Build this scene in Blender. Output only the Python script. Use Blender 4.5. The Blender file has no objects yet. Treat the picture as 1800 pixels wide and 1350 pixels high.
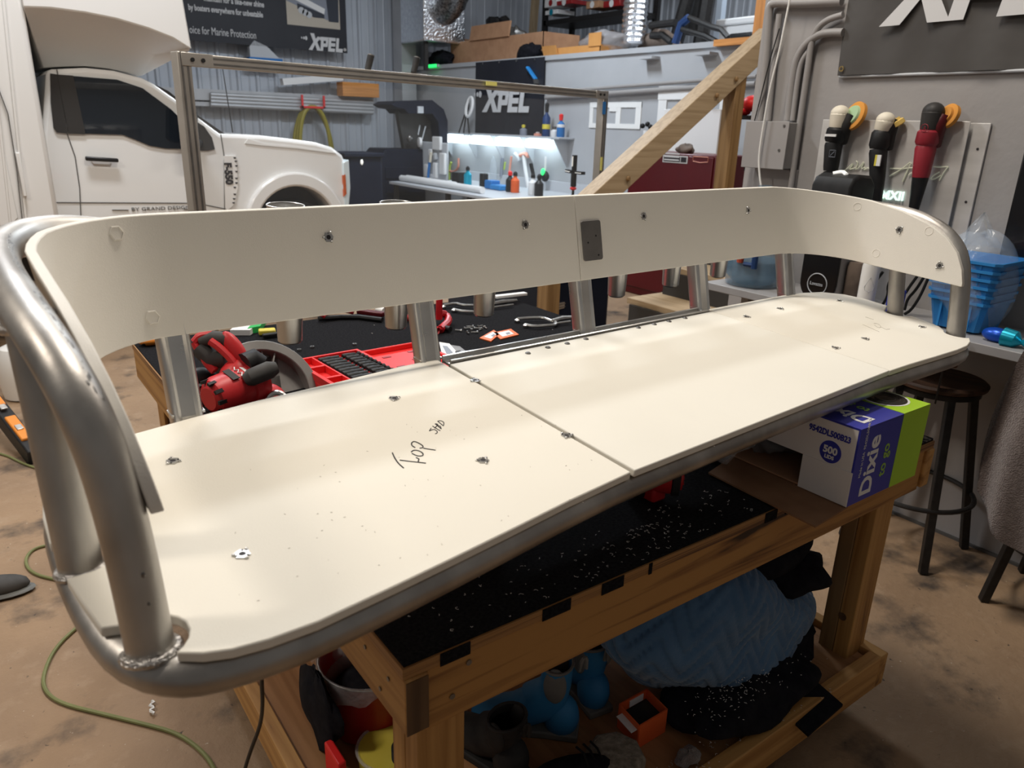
import bpy, bmesh, math, random
from mathutils.bvhtree import BVHTree
from mathutils import Vector, Matrix
random.seed(7)
SC = bpy.context.scene
COL = SC.collection
pi = math.pi
# ------------------------------------------------------------------ camera
FPX = 1315.0
CAMP = Vector((0, 0, 1.64))
yaw, pit, rol = math.radians(36.4), math.radians(19.1), math.radians(-1.7)
FWD = Vector((math.sin(yaw)*math.cos(pit), math.cos(yaw)*math.cos(pit), -math.sin(pit)))
_r = Vector((math.cos(yaw), -math.sin(yaw), 0)); _d = FWD.cross(_r)
RGT = _r*math.cos(rol) + _d*math.sin(rol)
DWN = -_r*math.sin(rol) + _d*math.cos(rol)
cam = bpy.data.cameras.new('camera'); camo = bpy.data.objects.new('camera', cam); COL.objects.link(camo)
camo.matrix_world = Matrix(((RGT.x, -DWN.x, -FWD.x, CAMP.x), (RGT.y, -DWN.y, -FWD.y, CAMP.y), (RGT.z, -DWN.z, -FWD.z, CAMP.z), (0, 0, 0, 1)))
cam.sensor_width = 36; cam.lens = 36*FPX/1800; cam.clip_start = 0.02; cam.clip_end = 100
cam.dof.use_dof = True; cam.dof.focus_distance = 1.75; cam.dof.aperture_fstop = 6.5
SC.camera = camo
# ------------------------------------------------------------------ world, lamps, exposure
w = bpy.data.worlds.new('world'); SC.world = w; w.use_nodes = True
w.node_tree.nodes['Background'].inputs[0].default_value = (1.0, 0.95, 0.90, 1)
w.node_tree.nodes['Background'].inputs[1].default_value = 0.15
SC.view_settings.view_transform = 'Standard'; SC.view_settings.look = 'None'
SC.view_settings.exposure = 0.0; SC.view_settings.gamma = 1.0; SC.view_settings.use_curve_mapping = False
def area(name, loc, size, energy, col, aim=(0, 0, -1), sy=None):
    l = bpy.data.lights.new(name, 'AREA'); l.energy = energy; l.color = col; l.size = size
    if sy: l.shape = 'RECTANGLE'; l.size_y = sy
    o = bpy.data.objects.new(name, l); COL.objects.link(o); o.location = loc
    o.rotation_euler = Vector(aim).to_track_quat('-Z', 'Y').to_euler()
    return o
area('ceiling_lamp_over', (1.5, 2.0, 4.7), 1.2, 100, (1.0, 0.915, 0.80), sy=0.25)
area('ceiling_lamp_left', (-2.6, 2.5, 4.7), 1.2, 92, (1.0, 0.90, 0.78), sy=0.25)
area('ceiling_lamp_right', (4.4, 1.3, 4.7), 1.2, 52, (1.0, 0.91, 0.80), sy=0.25)
area('daylight_lamp_truck', (0.6, 5.0, 4.9), 1.4, 125, (0.93, 0.96, 1.0), sy=0.4)  # added area lamp standing in for cool door daylight on the truck
area('ceiling_lamp_shop', (4.6, 7.5, 4.9), 1.4, 210, (0.82, 0.91, 1.0), sy=0.4)
area('ceiling_lamp_loft', (8.4, 5.5, 5.4), 1.4, 140, (0.88, 0.94, 1.0), sy=0.4)

# ------------------------------------------------------------------ placing helpers (photo pixel + a known plane -> point)
def ray(x, y): return RGT*((x-900)/FPX) + DWN*((y-675)/FPX) + FWD
def hz(x, y, z): d = ray(x, y); return CAMP + d*((z-CAMP.z)/d.z)
def hX(x, y, X): d = ray(x, y); return CAMP + d*((X-CAMP.x)/d.x)
def hY(x, y, Y): d = ray(x, y); return CAMP + d*((Y-CAMP.y)/d.y)
# bench seat frame: s along the seat, t to its back, n up
yw, ti = math.radians(2.2), math.radians(3.84)
EX = Vector((math.cos(yw), math.sin(yw), 0))
EY = Vector((-math.sin(yw)*math.cos(ti), math.cos(yw)*math.cos(ti), math.sin(ti)))
EN = EX.cross(EY)
P0 = Vector((0, 0, 1.64-0.537))
def S(s, t, n=0.0): return P0 + EX*s + EY*t + EN*n
def sp(x, y, n=0.0):
    d = ray(x, y); P = CAMP + d*((P0+EN*n-CAMP).dot(EN)/d.dot(EN)) - P0
    return P.dot(EX), P.dot(EY)

# ------------------------------------------------------------------ mesh builder
def ortho(d):
    d = d.normalized(); a = Vector((0, 0, 1)) if abs(d.z) < .9 else Vector((1, 0, 0))
    u = d.cross(a).normalized(); return u, d.cross(u).normalized()
class MB:
    def __init__(s, M=None): s.v = []; s.f = []; s.M = M
    def add(s, vs, fs):
        b = len(s.v)
        for p in vs:
            p = Vector(p); s.v.append(s.M @ p if s.M else p)
        s.f += [tuple(i+b for i in q) for q in fs]; return s
    def box(s, x0, x1, y0, y1, z0, z1):
        return s.add([(x, y, z) for z in (z0, z1) for y in (y0, y1) for x in (x0, x1)],
                     [(0, 2, 3, 1), (4, 5, 7, 6), (0, 1, 5, 4), (2, 6, 7, 3), (0, 4, 6, 2), (1, 3, 7, 5)])
    def ob(s, c, a, b, d):
        c, a, b, d = Vector(c), Vector(a), Vector(b), Vector(d)
        return s.add([c+a*i+b*j+d*k for k in (-1, 1) for j in (-1, 1) for i in (-1, 1)],
                     [(0, 2, 3, 1), (4, 5, 7, 6), (0, 1, 5, 4), (2, 6, 7, 3), (0, 4, 6, 2), (1, 3, 7, 5)])
    def beam(s, p0, p1, w, h, up=(0, 0, 1)):
        p0, p1 = Vector(p0), Vector(p1); d = (p1-p0).normalized(); u = d.cross(Vector(up)).normalized(); n = u.cross(d)
        return s.ob((p0+p1)/2, (p1-p0)/2, u*w/2, n*h/2)
    def tube(s, pts, r, n=10, cap=True, closed=False):
        pts = [Vector(p) for p in pts]; m = len(pts)
        R = list(r) if isinstance(r, (list, tuple)) else [r]*m
        if len(R) != m:
            k = len(R)-1; R = [R[min(int(i/(m-1)*k), k-1)]*(1-(i/(m-1)*k-min(int(i/(m-1)*k), k-1)))+R[min(int(i/(m-1)*k), k-1)+1]*(i/(m-1)*k-min(int(i/(m-1)*k), k-1)) for i in range(m)]
        vs = []; u = None
        for i, p in enumerate(pts):
            if closed: d = pts[(i+1) % m]-pts[i-1]
            else: d = pts[min(i+1, m-1)]-pts[max(i-1, 0)]
            d = d.normalized()
            if u is None: u, _ = ortho(d)
            u = (u-d*u.dot(d)).normalized(); v = d.cross(u)
            vs += [p+u*(math.cos(2*pi*k/n)*R[i])+v*(math.sin(2*pi*k/n)*R[i]) for k in range(n)]
        fs = []
        for i in range(m if closed else m-1):
            j = (i+1) % m
            fs += [(i*n+k, i*n+(k+1) % n, j*n+(k+1) % n, j*n+k) for k in range(n)]
        if cap and not closed: fs += [tuple(range(n-1, -1, -1)), tuple((m-1)*n+k for k in range(n))]
        return s.add(vs, fs)
    def cyl(s, p0, p1, r0, r1=None, n=16): return s.tube([p0, p1], [r0, r0 if r1 is None else r1], n)
    def lathe(s, prof, base, ax=(0, 0, 1), n=24, cap=True):
        base = Vector(base); ax = Vector(ax).normalized(); u, v = ortho(ax); m = len(prof); vs = []
        for r, h in prof: vs += [base+ax*h+u*(r*math.cos(2*pi*k/n))+v*(r*math.sin(2*pi*k/n)) for k in range(n)]
        fs = [(i*n+k, i*n+(k+1) % n, (i+1)*n+(k+1) % n, (i+1)*n+k) for i in range(m-1) for k in range(n)]
        if cap: fs += [tuple(range(n-1, -1, -1)), tuple((m-1)*n+k for k in range(n))]
        return s.add(vs, fs)
    def prism(s, poly, o, ex, ey, en, h0, h1):
        o, ex, ey, en = Vector(o), Vector(ex), Vector(ey), Vector(en); k = len(poly)
        vs = [o+ex*a+ey*b+en*h0 for a, b in poly]+[o+ex*a+ey*b+en*h1 for a, b in poly]
        return s.add(vs, [tuple(range(k-1, -1, -1)), tuple(range(k, 2*k))]+[(i, (i+1) % k, k+(i+1) % k, k+i) for i in range(k)])
    def ell(s, c, rx, ry, rz, ax=None, n=16, m=10, f=None):
        c = Vector(c); A = ax or (Vector((1, 0, 0)), Vector((0, 1, 0)), Vector((0, 0, 1))); vs = []
        for i in range(m+1):
            th = pi*i/m
            for k in range(n):
                ph = 2*pi*k/n; g = f(th, ph) if f else 1
                vs.append(c+(A[0]*(rx*math.sin(th)*math.cos(ph))+A[1]*(ry*math.sin(th)*math.sin(ph))+A[2]*(rz*math.cos(th)))*g)
        return s.add(vs, [(i*n+k, (i+1)*n+k, (i+1)*n+(k+1) % n, i*n+(k+1) % n) for i in range(m) for k in range(n)])
    def grid(s, P, closed_u=False):
        nu, nv = len(P), len(P[0]); vs = [p for row in P for p in row]
        return s.add(vs, [(i*nv+j, ((i+1) % nu)*nv+j, ((i+1) % nu)*nv+j+1, i*nv+j+1) for i in range(nu if closed_u else nu-1) for j in range(nv-1)])
    def build(s, name, mat, parent=None, smooth=True, bev=0, seg=2, ang=35, label=None, weld=True):
        me = bpy.data.meshes.new(name); me.from_pydata([tuple(p) for p in s.v], [], s.f)
        bm = bmesh.new(); bm.from_mesh(me)
        if weld: bmesh.ops.remove_doubles(bm, verts=bm.verts, dist=1e-6)
        bmesh.ops.recalc_face_normals(bm, faces=bm.faces); bm.to_mesh(me); bm.free()
        if smooth:
            for p in me.polygons: p.use_smooth = True
            me.set_sharp_from_angle(angle=math.radians(ang))
        me.materials.append(M(mat) if isinstance(mat, str) else mat)
        o = bpy.data.objects.new(name, me); COL.objects.link(o)
        if parent is not None: attach(o, parent)
        if bev:
            b = o.modifiers.new('bevel', 'BEVEL'); b.width = bev; b.segments = seg; b.limit_method = 'ANGLE'; b.angle_limit = math.radians(40)
        if label: o['label'] = label
        return o
def attach(o, parent):
    o.parent = parent   # meshes keep world coordinates; only the Empties are offset
    o.matrix_parent_inverse = Matrix.Translation(-parent.location) if parent.type == 'EMPTY' else Matrix.Identity(4)
def tag(o, label, cat, group=None, kind=None):
    o['label'] = label; o['category'] = cat
    if group: o['group'] = group
    if kind: o['kind'] = kind
    return o
def thing(name, loc, label, cat, group=None):
    o = bpy.data.objects.new(name, None); COL.objects.link(o); o.location = loc; o.empty_display_size = .05
    return tag(o, label, cat, group)
def struct(o): o['kind'] = 'structure'; return o
def stuff(o): o['kind'] = 'stuff'; return o
def shift(root, off, label=None, group=None):
    """copy of a thing with copies of its parts and their pieces"""
    r = root.copy(); COL.objects.link(r)
    if root.type == 'EMPTY': r.location = root.location+Vector(off)
    else: r.location = root.location+Vector(off)
    if label: r['label'] = label
    if group: r['group'] = group
    for ch in [c for c in root.children]:
        c = ch.copy(); COL.objects.link(c); c.parent = r
        for g in [q for q in ch.children]:
            d = g.copy(); COL.objects.link(d); d.parent = c
    return r
def text(body, name, mat, parent, o, ex, ey, size, thick=.0006, bold=0., align='LEFT', shear=0., xs=1.0):
    cu = bpy.data.curves.new(name, 'FONT'); cu.body = body; cu.size = size; cu.extrude = thick; cu.offset = bold; cu.align_x = align; cu.shear = shear
    cu.resolution_u = 3
    t = bpy.data.objects.new(name, cu); COL.objects.link(t)
    dg = bpy.context.evaluated_depsgraph_get(); me = bpy.data.meshes.new_from_object(t.evaluated_get(dg))
    bpy.data.objects.remove(t); bpy.data.curves.remove(cu)
    ex, ey, o = Vector(ex).normalized(), Vector(ey).normalized(), Vector(o); en = ex.cross(ey)
    for v in me.vertices: c = v.co.copy(); v.co = o+ex*(c.x*xs)+ey*c.y+en*(c.z+thick)
    me.materials.clear(); me.materials.append(M(mat)); ob = bpy.data.objects.new(name, me); COL.objects.link(ob)
    attach(ob, parent); return ob
def XPEL(mat, parent, o, ex, ey, h, name='lettering', dots=True, thick=.002, xs=1.0):
    ex, ey, o = Vector(ex).normalized(), Vector(ey).normalized(), Vector(o); en = ex.cross(ey); k = .16
    cnt = [0]
    def q(poly): cnt[0] += 1; mb.prism([((a+b*k)*h*xs, b*h) for a, b in poly], o, ex, ey, en, thick*(.3-.02*cnt[0]), thick*(1+.06*cnt[0]))
    mb = MB()
    q([(-.06, 0), (.28, 0), (.5, .36), (.72, -.02+.02), (1.06, 0), (.68, .5), (1.0, .78), (.72, .84), (.52, .68), (.36, 1.0), (.0, 1.0), (.34, .5)])
    for x0, bars in ((1.02, 'P'), (1.72, 'E'), (2.44, 'L')):
        q([(x0, 0), (x0+.24, 0), (x0+.24, .84), (x0, .84)])
        if bars == 'P':
            q([(x0-.12, .62), (x0+.62, .62), (x0+.7, .84), (x0-.05, .84)]); q([(x0+.2, .26), (x0+.62, .26), (x0+.62, .46), (x0+.2, .46)]); q([(x0+.46, .28), (x0+.64, .3), (x0+.68, .7), (x0+.46, .7)])
        if bars == 'E':
            for y in (0, .32, .64): q([(x0, y), (x0+.64, y), (x0+.64, y+.2), (x0, y+.2)])
        if bars == 'L': q([(x0, 0), (x0+.64, 0), (x0+.64, .22), (x0, .22)])
    if dots:
        for i, r in enumerate((.05, .07, .1)):
            mb.prism([((-.62+i*.2+r*math.cos(a*pi/6))*h*xs, (.68+r*1.25*math.sin(a*pi/6))*h) for a in range(12)], o, ex, ey, en, thick*.3, thick)
    return mb.build(name, mat, parent, smooth=False)

# ------------------------------------------------------------------ materials
MATS = {}; DEF = {}
def M(n):
    if n not in MATS: MATS[n] = DEF[n]()
    return MATS[n]
def mk(name, c, c2=None, rough=.5, metal=0., scale=6., detail=4., stretch=(1, 1, 1), bump=0., bscale=None, mix=(.35, .7), spec=.5, trans=0., ior=1.45, alpha=1., coat=0., emit=None, estr=0., rvar=0., kind='noise', sheen=0.):
    def f():
        m = bpy.data.materials.new(name); m.use_nodes = True; nt = m.node_tree; N = nt.nodes; L = nt.links; b = N['Principled BSDF']
        I = b.inputs; I['Base Color'].default_value = (*c, 1); I['Roughness'].default_value = rough; I['Metallic'].default_value = metal
        I['Specular IOR Level'].default_value = spec; I['Transmission Weight'].default_value = trans; I['IOR'].default_value = ior; I['Alpha'].default_value = alpha
        I['Coat Weight'].default_value = coat; I['Sheen Weight'].default_value = sheen
        if emit: I['Emission Color'].default_value = (*emit, 1); I['Emission Strength'].default_value = estr
        if c2 or bump or rvar:
            tc = N.new('ShaderNodeTexCoord'); mp = N.new('ShaderNodeMapping'); mp.inputs['Scale'].default_value = stretch; L.new(tc.outputs['Object'], mp.inputs[0])
            def tex(sc, det):
                t = N.new('ShaderNodeTexNoise'); t.inputs['Scale'].default_value = sc; t.inputs['Detail'].default_value = det; L.new(mp.outputs[0], t.inputs['Vector']); return t
            t = tex(scale, detail)
            if c2:
                r = N.new('ShaderNodeValToRGB'); r.color_ramp.elements[0].position = mix[0]; r.color_ramp.elements[1].position = mix[1]
                r.color_ramp.elements[0].color = (*c, 1); r.color_ramp.elements[1].color = (*c2, 1); L.new(t.outputs['Fac'], r.inputs[0]); L.new(r.outputs[0], I['Base Color'])
            if rvar:
                mr = N.new('ShaderNodeMapRange'); mr.inputs['To Min'].default_value = max(0, rough-rvar); mr.inputs['To Max'].default_value = rough+rvar; L.new(t.outputs['Fac'], mr.inputs['Value']); L.new(mr.outputs[0], I['Roughness'])
            if bump:
                tb = tex(bscale or scale, 3); bp = N.new('ShaderNodeBump'); bp.inputs['Strength'].default_value = bump; bp.inputs['Distance'].default_value = .01; L.new(tb.outputs['Fac'], bp.inputs['Height']); L.new(bp.outputs[0], I['Normal'])
        return m
    DEF[name] = f
def wood(name, axis, c, c2, dark=None, sc=1.0, rough=.6, st=None, pos=(.27, .36, .56)):
    def f():
        m = bpy.data.materials.new(name); m.use_nodes = True; nt = m.node_tree; N = nt.nodes; L = nt.links; b = N['Principled BSDF']
        st_ = st or [34*sc if i != axis else 1.5*sc for i in range(3)]
        tc = N.new('ShaderNodeTexCoord'); mp = N.new('ShaderNodeMapping'); mp.inputs['Scale'].default_value = st_; L.new(tc.outputs['Object'], mp.inputs[0])
        t = N.new('ShaderNodeTexNoise'); t.inputs['Scale'].default_value = 1.; t.inputs['Detail'].default_value = 5; t.inputs['Distortion'].default_value = .6; L.new(mp.outputs[0], t.inputs['Vector'])
        r = N.new('ShaderNodeValToRGB'); e = r.color_ramp.elements; e[0].position = pos[1]; e[0].color = (*c2, 1); e[1].position = pos[2]; e[1].color = (*c, 1)
        if dark: q = e.new(pos[0]); q.color = (*dark, 1)
        L.new(t.outputs['Fac'], r.inputs[0]); L.new(r.outputs[0], b.inputs['Base Color'])
        b.inputs['Roughness'].default_value = rough
        bp = N.new('ShaderNodeBump'); bp.inputs['Strength'].default_value = .15; bp.inputs['Distance'].default_value = .005; L.new(t.outputs['Fac'], bp.inputs['Height']); L.new(bp.outputs[0], b.inputs['Normal'])
        return m
    DEF[name] = f
for ax, nm in ((0, 'x'), (1, 'y'), (2, 'z')):
    wood('pine_'+nm, ax, (.50, .27, .085), (.33, .155, .04), (.10, .04, .012))
    wood('pine_burnt_'+nm, ax, (.42, .21, .058), (.24, .105, .028), (.03, .012, .005), sc=.8, pos=(.36, .41, .50))  # darker pine with stronger dark streaks, for the front apron
    wood('lumber_'+nm, ax, (.42, .31, .19), (.33, .235, .135))
    wood('post_'+nm, ax, (.27, .16, .065), (.17, .09, .03))
    wood('orange_wood_'+nm, ax, (.70, .30, .08), (.55, .22, .05))
wood('plywood_edge', 2, (.34, .17, .055), (.12, .05, .018), st=(2, 2, 150))
wood('shelf_board', 1, (.36, .18, .075), (.24, .11, .04), sc=.6)
wood('end_grain', 2, (.13, .07, .03), (.07, .035, .014), sc=.7)
wood('walnut', 1, (.075, .036, .02), (.035, .016, .009))
mk('starboard', (.83, .79, .70), (.86, .82, .73), rough=.60, scale=3, bump=.05, bscale=420, spec=.3)
mk('starboard_hatch', (.83, .80, .72), (.86, .83, .75), rough=.58, scale=3, bump=.05, bscale=420, spec=.3)
mk('starboard_back', (.80, .765, .70), (.83, .79, .72), rough=.5, scale=3, bump=.06, bscale=420, spec=.35)
mk('aluminium', (.34, .32, .30), (.56, .54, .51), rough=.43, metal=1., scale=11, stretch=(1, 1, .6), rvar=.09, bump=.04, bscale=60)
mk('aluminium_plain', (.66, .65, .63), (.74, .73, .71), rough=.30, metal=1., scale=14, rvar=.08)
mk('aluminium_profile', (.46, .43, .39), (.52, .49, .45), rough=.42, metal=.9, scale=9, rvar=.06)
mk('cup_metal', (.60, .59, .56), (.74, .73, .70), rough=.34, metal=1., scale=16, stretch=(1, 1, .2), rvar=.1)
mk('weld', (.45, .43, .41), (.75, .73, .7), rough=.35, metal=1., scale=60, bump=.6, bscale=160)
mk('steel', (.55, .54, .52), (.7, .69, .67), rough=.28, metal=1., scale=40)
mk('dark_steel', (.17, .165, .16), (.25, .24, .23), rough=.4, metal=.85, scale=20)
mk('grey_plate', (.17, .16, .155), (.21, .2, .195), rough=.45, metal=.6, scale=20)
mk('ink', (.02, .017, .02), rough=.6)
mk('pencil', (.42, .38, .33), rough=.7)
mk('swarf', (.75, .73, .70), rough=.5)
mk('black_carpet', (.006, .006, .008), (.02, .02, .022), rough=.95, scale=160, bump=.5, bscale=500, spec=.1)
mk('grey_carpet', (.02, .02, .022), (.20, .19, .18), rough=.95, scale=90, mix=(.45, .6), spec=.1)
mk('black_plastic', (.010, .010, .011), (.016, .016, .017), rough=.5, scale=30, spec=.35)
mk('black_rubber', (.010, .010, .011), (.03, .028, .027), rough=.75, scale=18)
mk('black_gloss', (.008, .008, .009), rough=.15)
mk('black_cloth', (.006, .006, .009), (.014, .014, .018), rough=.9, scale=30, bump=.3, spec=.15)
mk('black_metal', (.014, .013, .013), (.025, .023, .022), rough=.45, metal=.3, scale=30)
mk('tool_red', (.52, .018, .022), (.60, .025, .03), rough=.42, scale=12)
mk('case_red', (.72, .022, .022), (.80, .03, .028), rough=.45, scale=10)
mk('cabinet_red', (.08, .003, .006), (.10, .004, .008), rough=.35, scale=2)
mk('polisher_red', (.26, .018, .03), (.32, .025, .04), rough=.4, scale=10)
mk('bucket_red', (.26, .01, .012), (.36, .016, .014), rough=.35, scale=14)
mk('bright_red', (.75, .02, .02), rough=.45)
mk('clamp_red', (.45, .012, .018), rough=.35)
mk('sawguard_grey', (.20, .195, .185), (.26, .255, .245), rough=.5, metal=.3, scale=14)
mk('rubber_grey', (.05, .048, .046), (.075, .072, .07), rough=.75, scale=20)
mk('white_plastic', (.80, .79, .76), rough=.4)
mk('white_paint', (.80, .80, .80), rough=.5)
mk('cream_plastic', (.72, .66, .54), (.78, .72, .60), rough=.5, scale=20)
mk('label_white', (.75, .75, .75), rough=.5)
mk('card', (.38, .20, .11), (.45, .25, .14), rough=.85, scale=8)
mk('card_orange', (.58, .27, .08), (.62, .30, .09), rough=.85, scale=8)
mk('card_sheet', (.20, .10, .05), (.27, .145, .075), rough=.9, scale=10)
mk('box_white', (.72, .69, .67), (.76, .73, .71), rough=.55, scale=4)
mk('box_blue', (.030, .035, .30), (.04, .045, .36), rough=.4, scale=5)
mk('box_green', (.36, .60, .02), (.40, .66, .03), rough=.4, scale=5)
mk('print_green', (.30, .50, .08), rough=.5)
mk('lid_brown', (.03, .024, .02), rough=.3)
mk('quilt_blue', (.055, .135, .26), (.075, .17, .31), rough=.9, scale=14, bump=.3, bscale=60, sheen=.3)
mk('boot_blue', (.02, .16, .36), (.03, .20, .42), rough=.6, scale=12)
mk('boot_grey', (.13, .13, .125), (.18, .18, .17), rough=.7, scale=12)
mk('rock', (.16, .135, .10), (.30, .26, .21), rough=.95, scale=60, bump=.6, bscale=80)
mk('carton_orange', (.70, .10, .02), (.75, .13, .03), rough=.6, scale=10)
mk('yellow_plastic', (.62, .52, .05), (.70, .6, .1), rough=.4, scale=10)
mk('bag_clear', (.75, .74, .74), rough=.22, alpha=.28, spec=.8, bump=.8, bscale=22)
mk('bag_tray', (.70, .78, .85), rough=.15, alpha=.20, spec=.9, bump=.7, bscale=18)
mk('bag_dull', (.45, .44, .45), rough=.3, alpha=.42, bump=.8, bscale=26)
mk('tray_blue', (.02, .20, .52), (.03, .24, .6), rough=.45, scale=8)
mk('teal_wrap', (.01, .35, .5), rough=.25, metal=.5)
mk('blue_wrap', (.01, .08, .5), rough=.3, metal=.4)
mk('cobalt', (.012, .03, .36), rough=.4)
mk('bottle_blue', (.16, .27, .37), rough=.10, alpha=.42, spec=.8)
mk('water_blue', (.14, .27, .40), rough=.1, alpha=.5)
mk('handle_red', (.42, .07, .035), rough=.5)
mk('navy', (.01, .04, .14), rough=.5)
mk('cord_green', (.16, .17, .06), (.2, .21, .08), rough=.6, scale=8)
mk('cord_black', (.006, .006, .006), rough=.5)
mk('orange_plastic', (.75, .25, .03), rough=.45)
mk('towel', (.16, .125, .115), (.22, .18, .165), rough=.98, scale=60, bump=.8, bscale=220, sheen=.4)
mk('counter', (.30, .295, .30), (.34, .335, .34), rough=.45, scale=5)
mk('panel_grey', (.31, .295, .29), (.33, .315, .31), rough=.55, scale=4)
mk('conduit_grey', (.30, .285, .28), (.325, .31, .305), rough=.45, scale=4)
mk('wall_grey', (.32, .305, .30), (.345, .33, .325), rough=.65, scale=3, bump=.15, bscale=26)
mk('wall_grey_cool', (.40, .41, .43), (.44, .45, .47), rough=.6, scale=2, bump=.1, bscale=20)
mk('patch_white', (.80, .80, .79), rough=.7)
mk('corrugated', (.40, .43, .48), (.47, .50, .55), rough=.45, metal=.15, scale=1.2)
mk('steel_girt', (.42, .43, .45), (.5, .51, .53), rough=.45, metal=.4, scale=3)
mk('insul', (.52, .60, .70), rough=.6)
mk('banner_black', (.012, .013, .020), (.02, .021, .028), rough=.55, scale=1.5, bump=.25, bscale=2.5)
mk('banner_grey', (.055, .05, .048), (.075, .07, .066), rough=.6, scale=2.5, bump=.5, bscale=5)
mk('print_white', (.62, .62, .63), rough=.6)
mk('photo_tan', (.48, .43, .36), rough=.6)
mk('photo_sky', (.28, .36, .46), rough=.6)
mk('photo_dark', (.03, .035, .05), rough=.6)
mk('photo_steel', (.22, .24, .29), rough=.5)
mk('truck_white', (.80, .80, .79), (.82, .82, .81), rough=.22, scale=1, coat=.6)
mk('box_truck_white', (.80, .79, .77), (.82, .81, .79), rough=.35, scale=1)
mk('truck_black', (.015, .015, .016), rough=.35)
mk('truck_grey', (.04, .038, .037), rough=.5, spec=.3)
mk('truck_glass', (.012, .016, .022), rough=.04, spec=.9)
mk('seam', (.10, .095, .09), rough=.7)
mk('tyre', (.010, .010, .011), rough=.8)
mk('lamp_clear', (.65, .75, .80), rough=.08, spec=.8)
mk('lamp_amber', (.55, .10, .02), rough=.2)
mk('chrome', (.8, .8, .8), rough=.1, metal=1.)
mk('foil', (.72, .74, .78), (.9, .92, .95), rough=.25, metal=1., scale=20, bump=1., bscale=26)
mk('foil_dark', (.08, .08, .085), (.5, .5, .5), rough=.3, metal=.9, scale=30, bump=1., bscale=30)
mk('led', (1, 1, 1), emit=(.78, .94, 1.0), estr=7.)
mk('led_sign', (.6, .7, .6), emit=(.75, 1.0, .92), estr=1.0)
mk('led_green', (.05, .9, .2), emit=(.02, .9, .16), estr=1.3)
mk('led_white', (.8, .8, .75), emit=(1, .97, .9), estr=.5)
mk('brushed_plate', (.52, .505, .49), (.66, .645, .63), rough=.42, metal=.25, scale=7, stretch=(1, .4, 2), rvar=.08)
mk('brass', (.6, .45, .2), rough=.3, metal=1.)
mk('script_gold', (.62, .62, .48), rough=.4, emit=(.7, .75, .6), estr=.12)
mk('pad_orange', (.62, .27, .05), rough=.9)
mk('pad_green', (.38, .55, .33), rough=.8)
mk('pad_yellow', (.72, .50, .14), rough=.9)
mk('tape_blue', (.02, .16, .45), rough=.6)
mk('tape_yellow', (.75, .70, .2), rough=.6)
mk('hose_yellow', (.32, .27, .03), rough=.5)
mk('hose_lime', (.45, .6, .12), rough=.5)
mk('hose_pink', (.7, .30, .22), rough=.5)
mk('bin_dark', (.006, .009, .020), (.010, .014, .028), rough=.6, scale=3, spec=.15)
mk('light_grey', (.5, .52, .55), rough=.5)
mk('film', (.85, .92, 1.0), rough=.05, alpha=.025, spec=.6)
mk('photo_brown', (.10, .075, .06), (.2, .15, .12), rough=.8, scale=12)
mk('printed_clear', (.6, .62, .65), rough=.15, alpha=.45)
mk('sachet', (.80, .16, .03), rough=.35)
mk('green_print', (.03, .42, .10), rough=.4)
DEF_PLY = None
# ================================================================== SETTING
def floor_mat():
    m = bpy.data.materials.new('concrete_floor'); m.use_nodes = True; nt = m.node_tree; N = nt.nodes; L = nt.links; b = N['Principled BSDF']
    tc = N.new('ShaderNodeTexCoord')
    def nz(sc, det, lo, hi, rough=.6):
        t = N.new('ShaderNodeTexNoise'); t.inputs['Scale'].default_value = sc; t.inputs['Detail'].default_value = det; t.inputs['Roughness'].default_value = rough
        L.new(tc.outputs['Object'], t.inputs['Vector']); r = N.new('ShaderNodeMapRange'); r.inputs['From Min'].default_value = lo; r.inputs['From Max'].default_value = hi
        L.new(t.outputs['Fac'], r.inputs['Value']); return r.outputs[0]
    def mixc(fac, a, c):
        x = N.new('ShaderNodeMixRGB'); L.new(fac, x.inputs[0])
        if isinstance(a, tuple): x.inputs[1].default_value = (*a, 1)
        else: L.new(a, x.inputs[1])
        x.inputs[2].default_value = (*c, 1); return x.outputs[0]
    c = mixc(nz(1.6, 6, .35, .7), (.33, .215, .125), (.235, .15, .088))
    c = mixc(nz(9, 5, .55, .8), c, (.36, .25, .16))
    c = mixc(nz(2.3, 8, .54, .66), c, (.06, .043, .032))
    c = mixc(nz(26, 3, .68, .74), c, (.05, .035, .025))
    c = mixc(nz(60, 2, .72, .76), c, (.5, .42, .33))
    L.new(c, b.inputs['Base Color']); b.inputs['Roughness'].default_value = .72
    bp = N.new('ShaderNodeBump'); bp.inputs['Strength'].default_value = .25; bp.inputs['Distance'].default_value = .01
    L.new(nz(30, 5, .3, .7), bp.inputs['Height']); L.new(bp.outputs[0], b.inputs['Normal'])
    return m
DEF['concrete_floor'] = floor_mat
struct(MB().box(-6, 12, -4, 14, -.12, 0).build('floor', 'concrete_floor', smooth=False))
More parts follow.
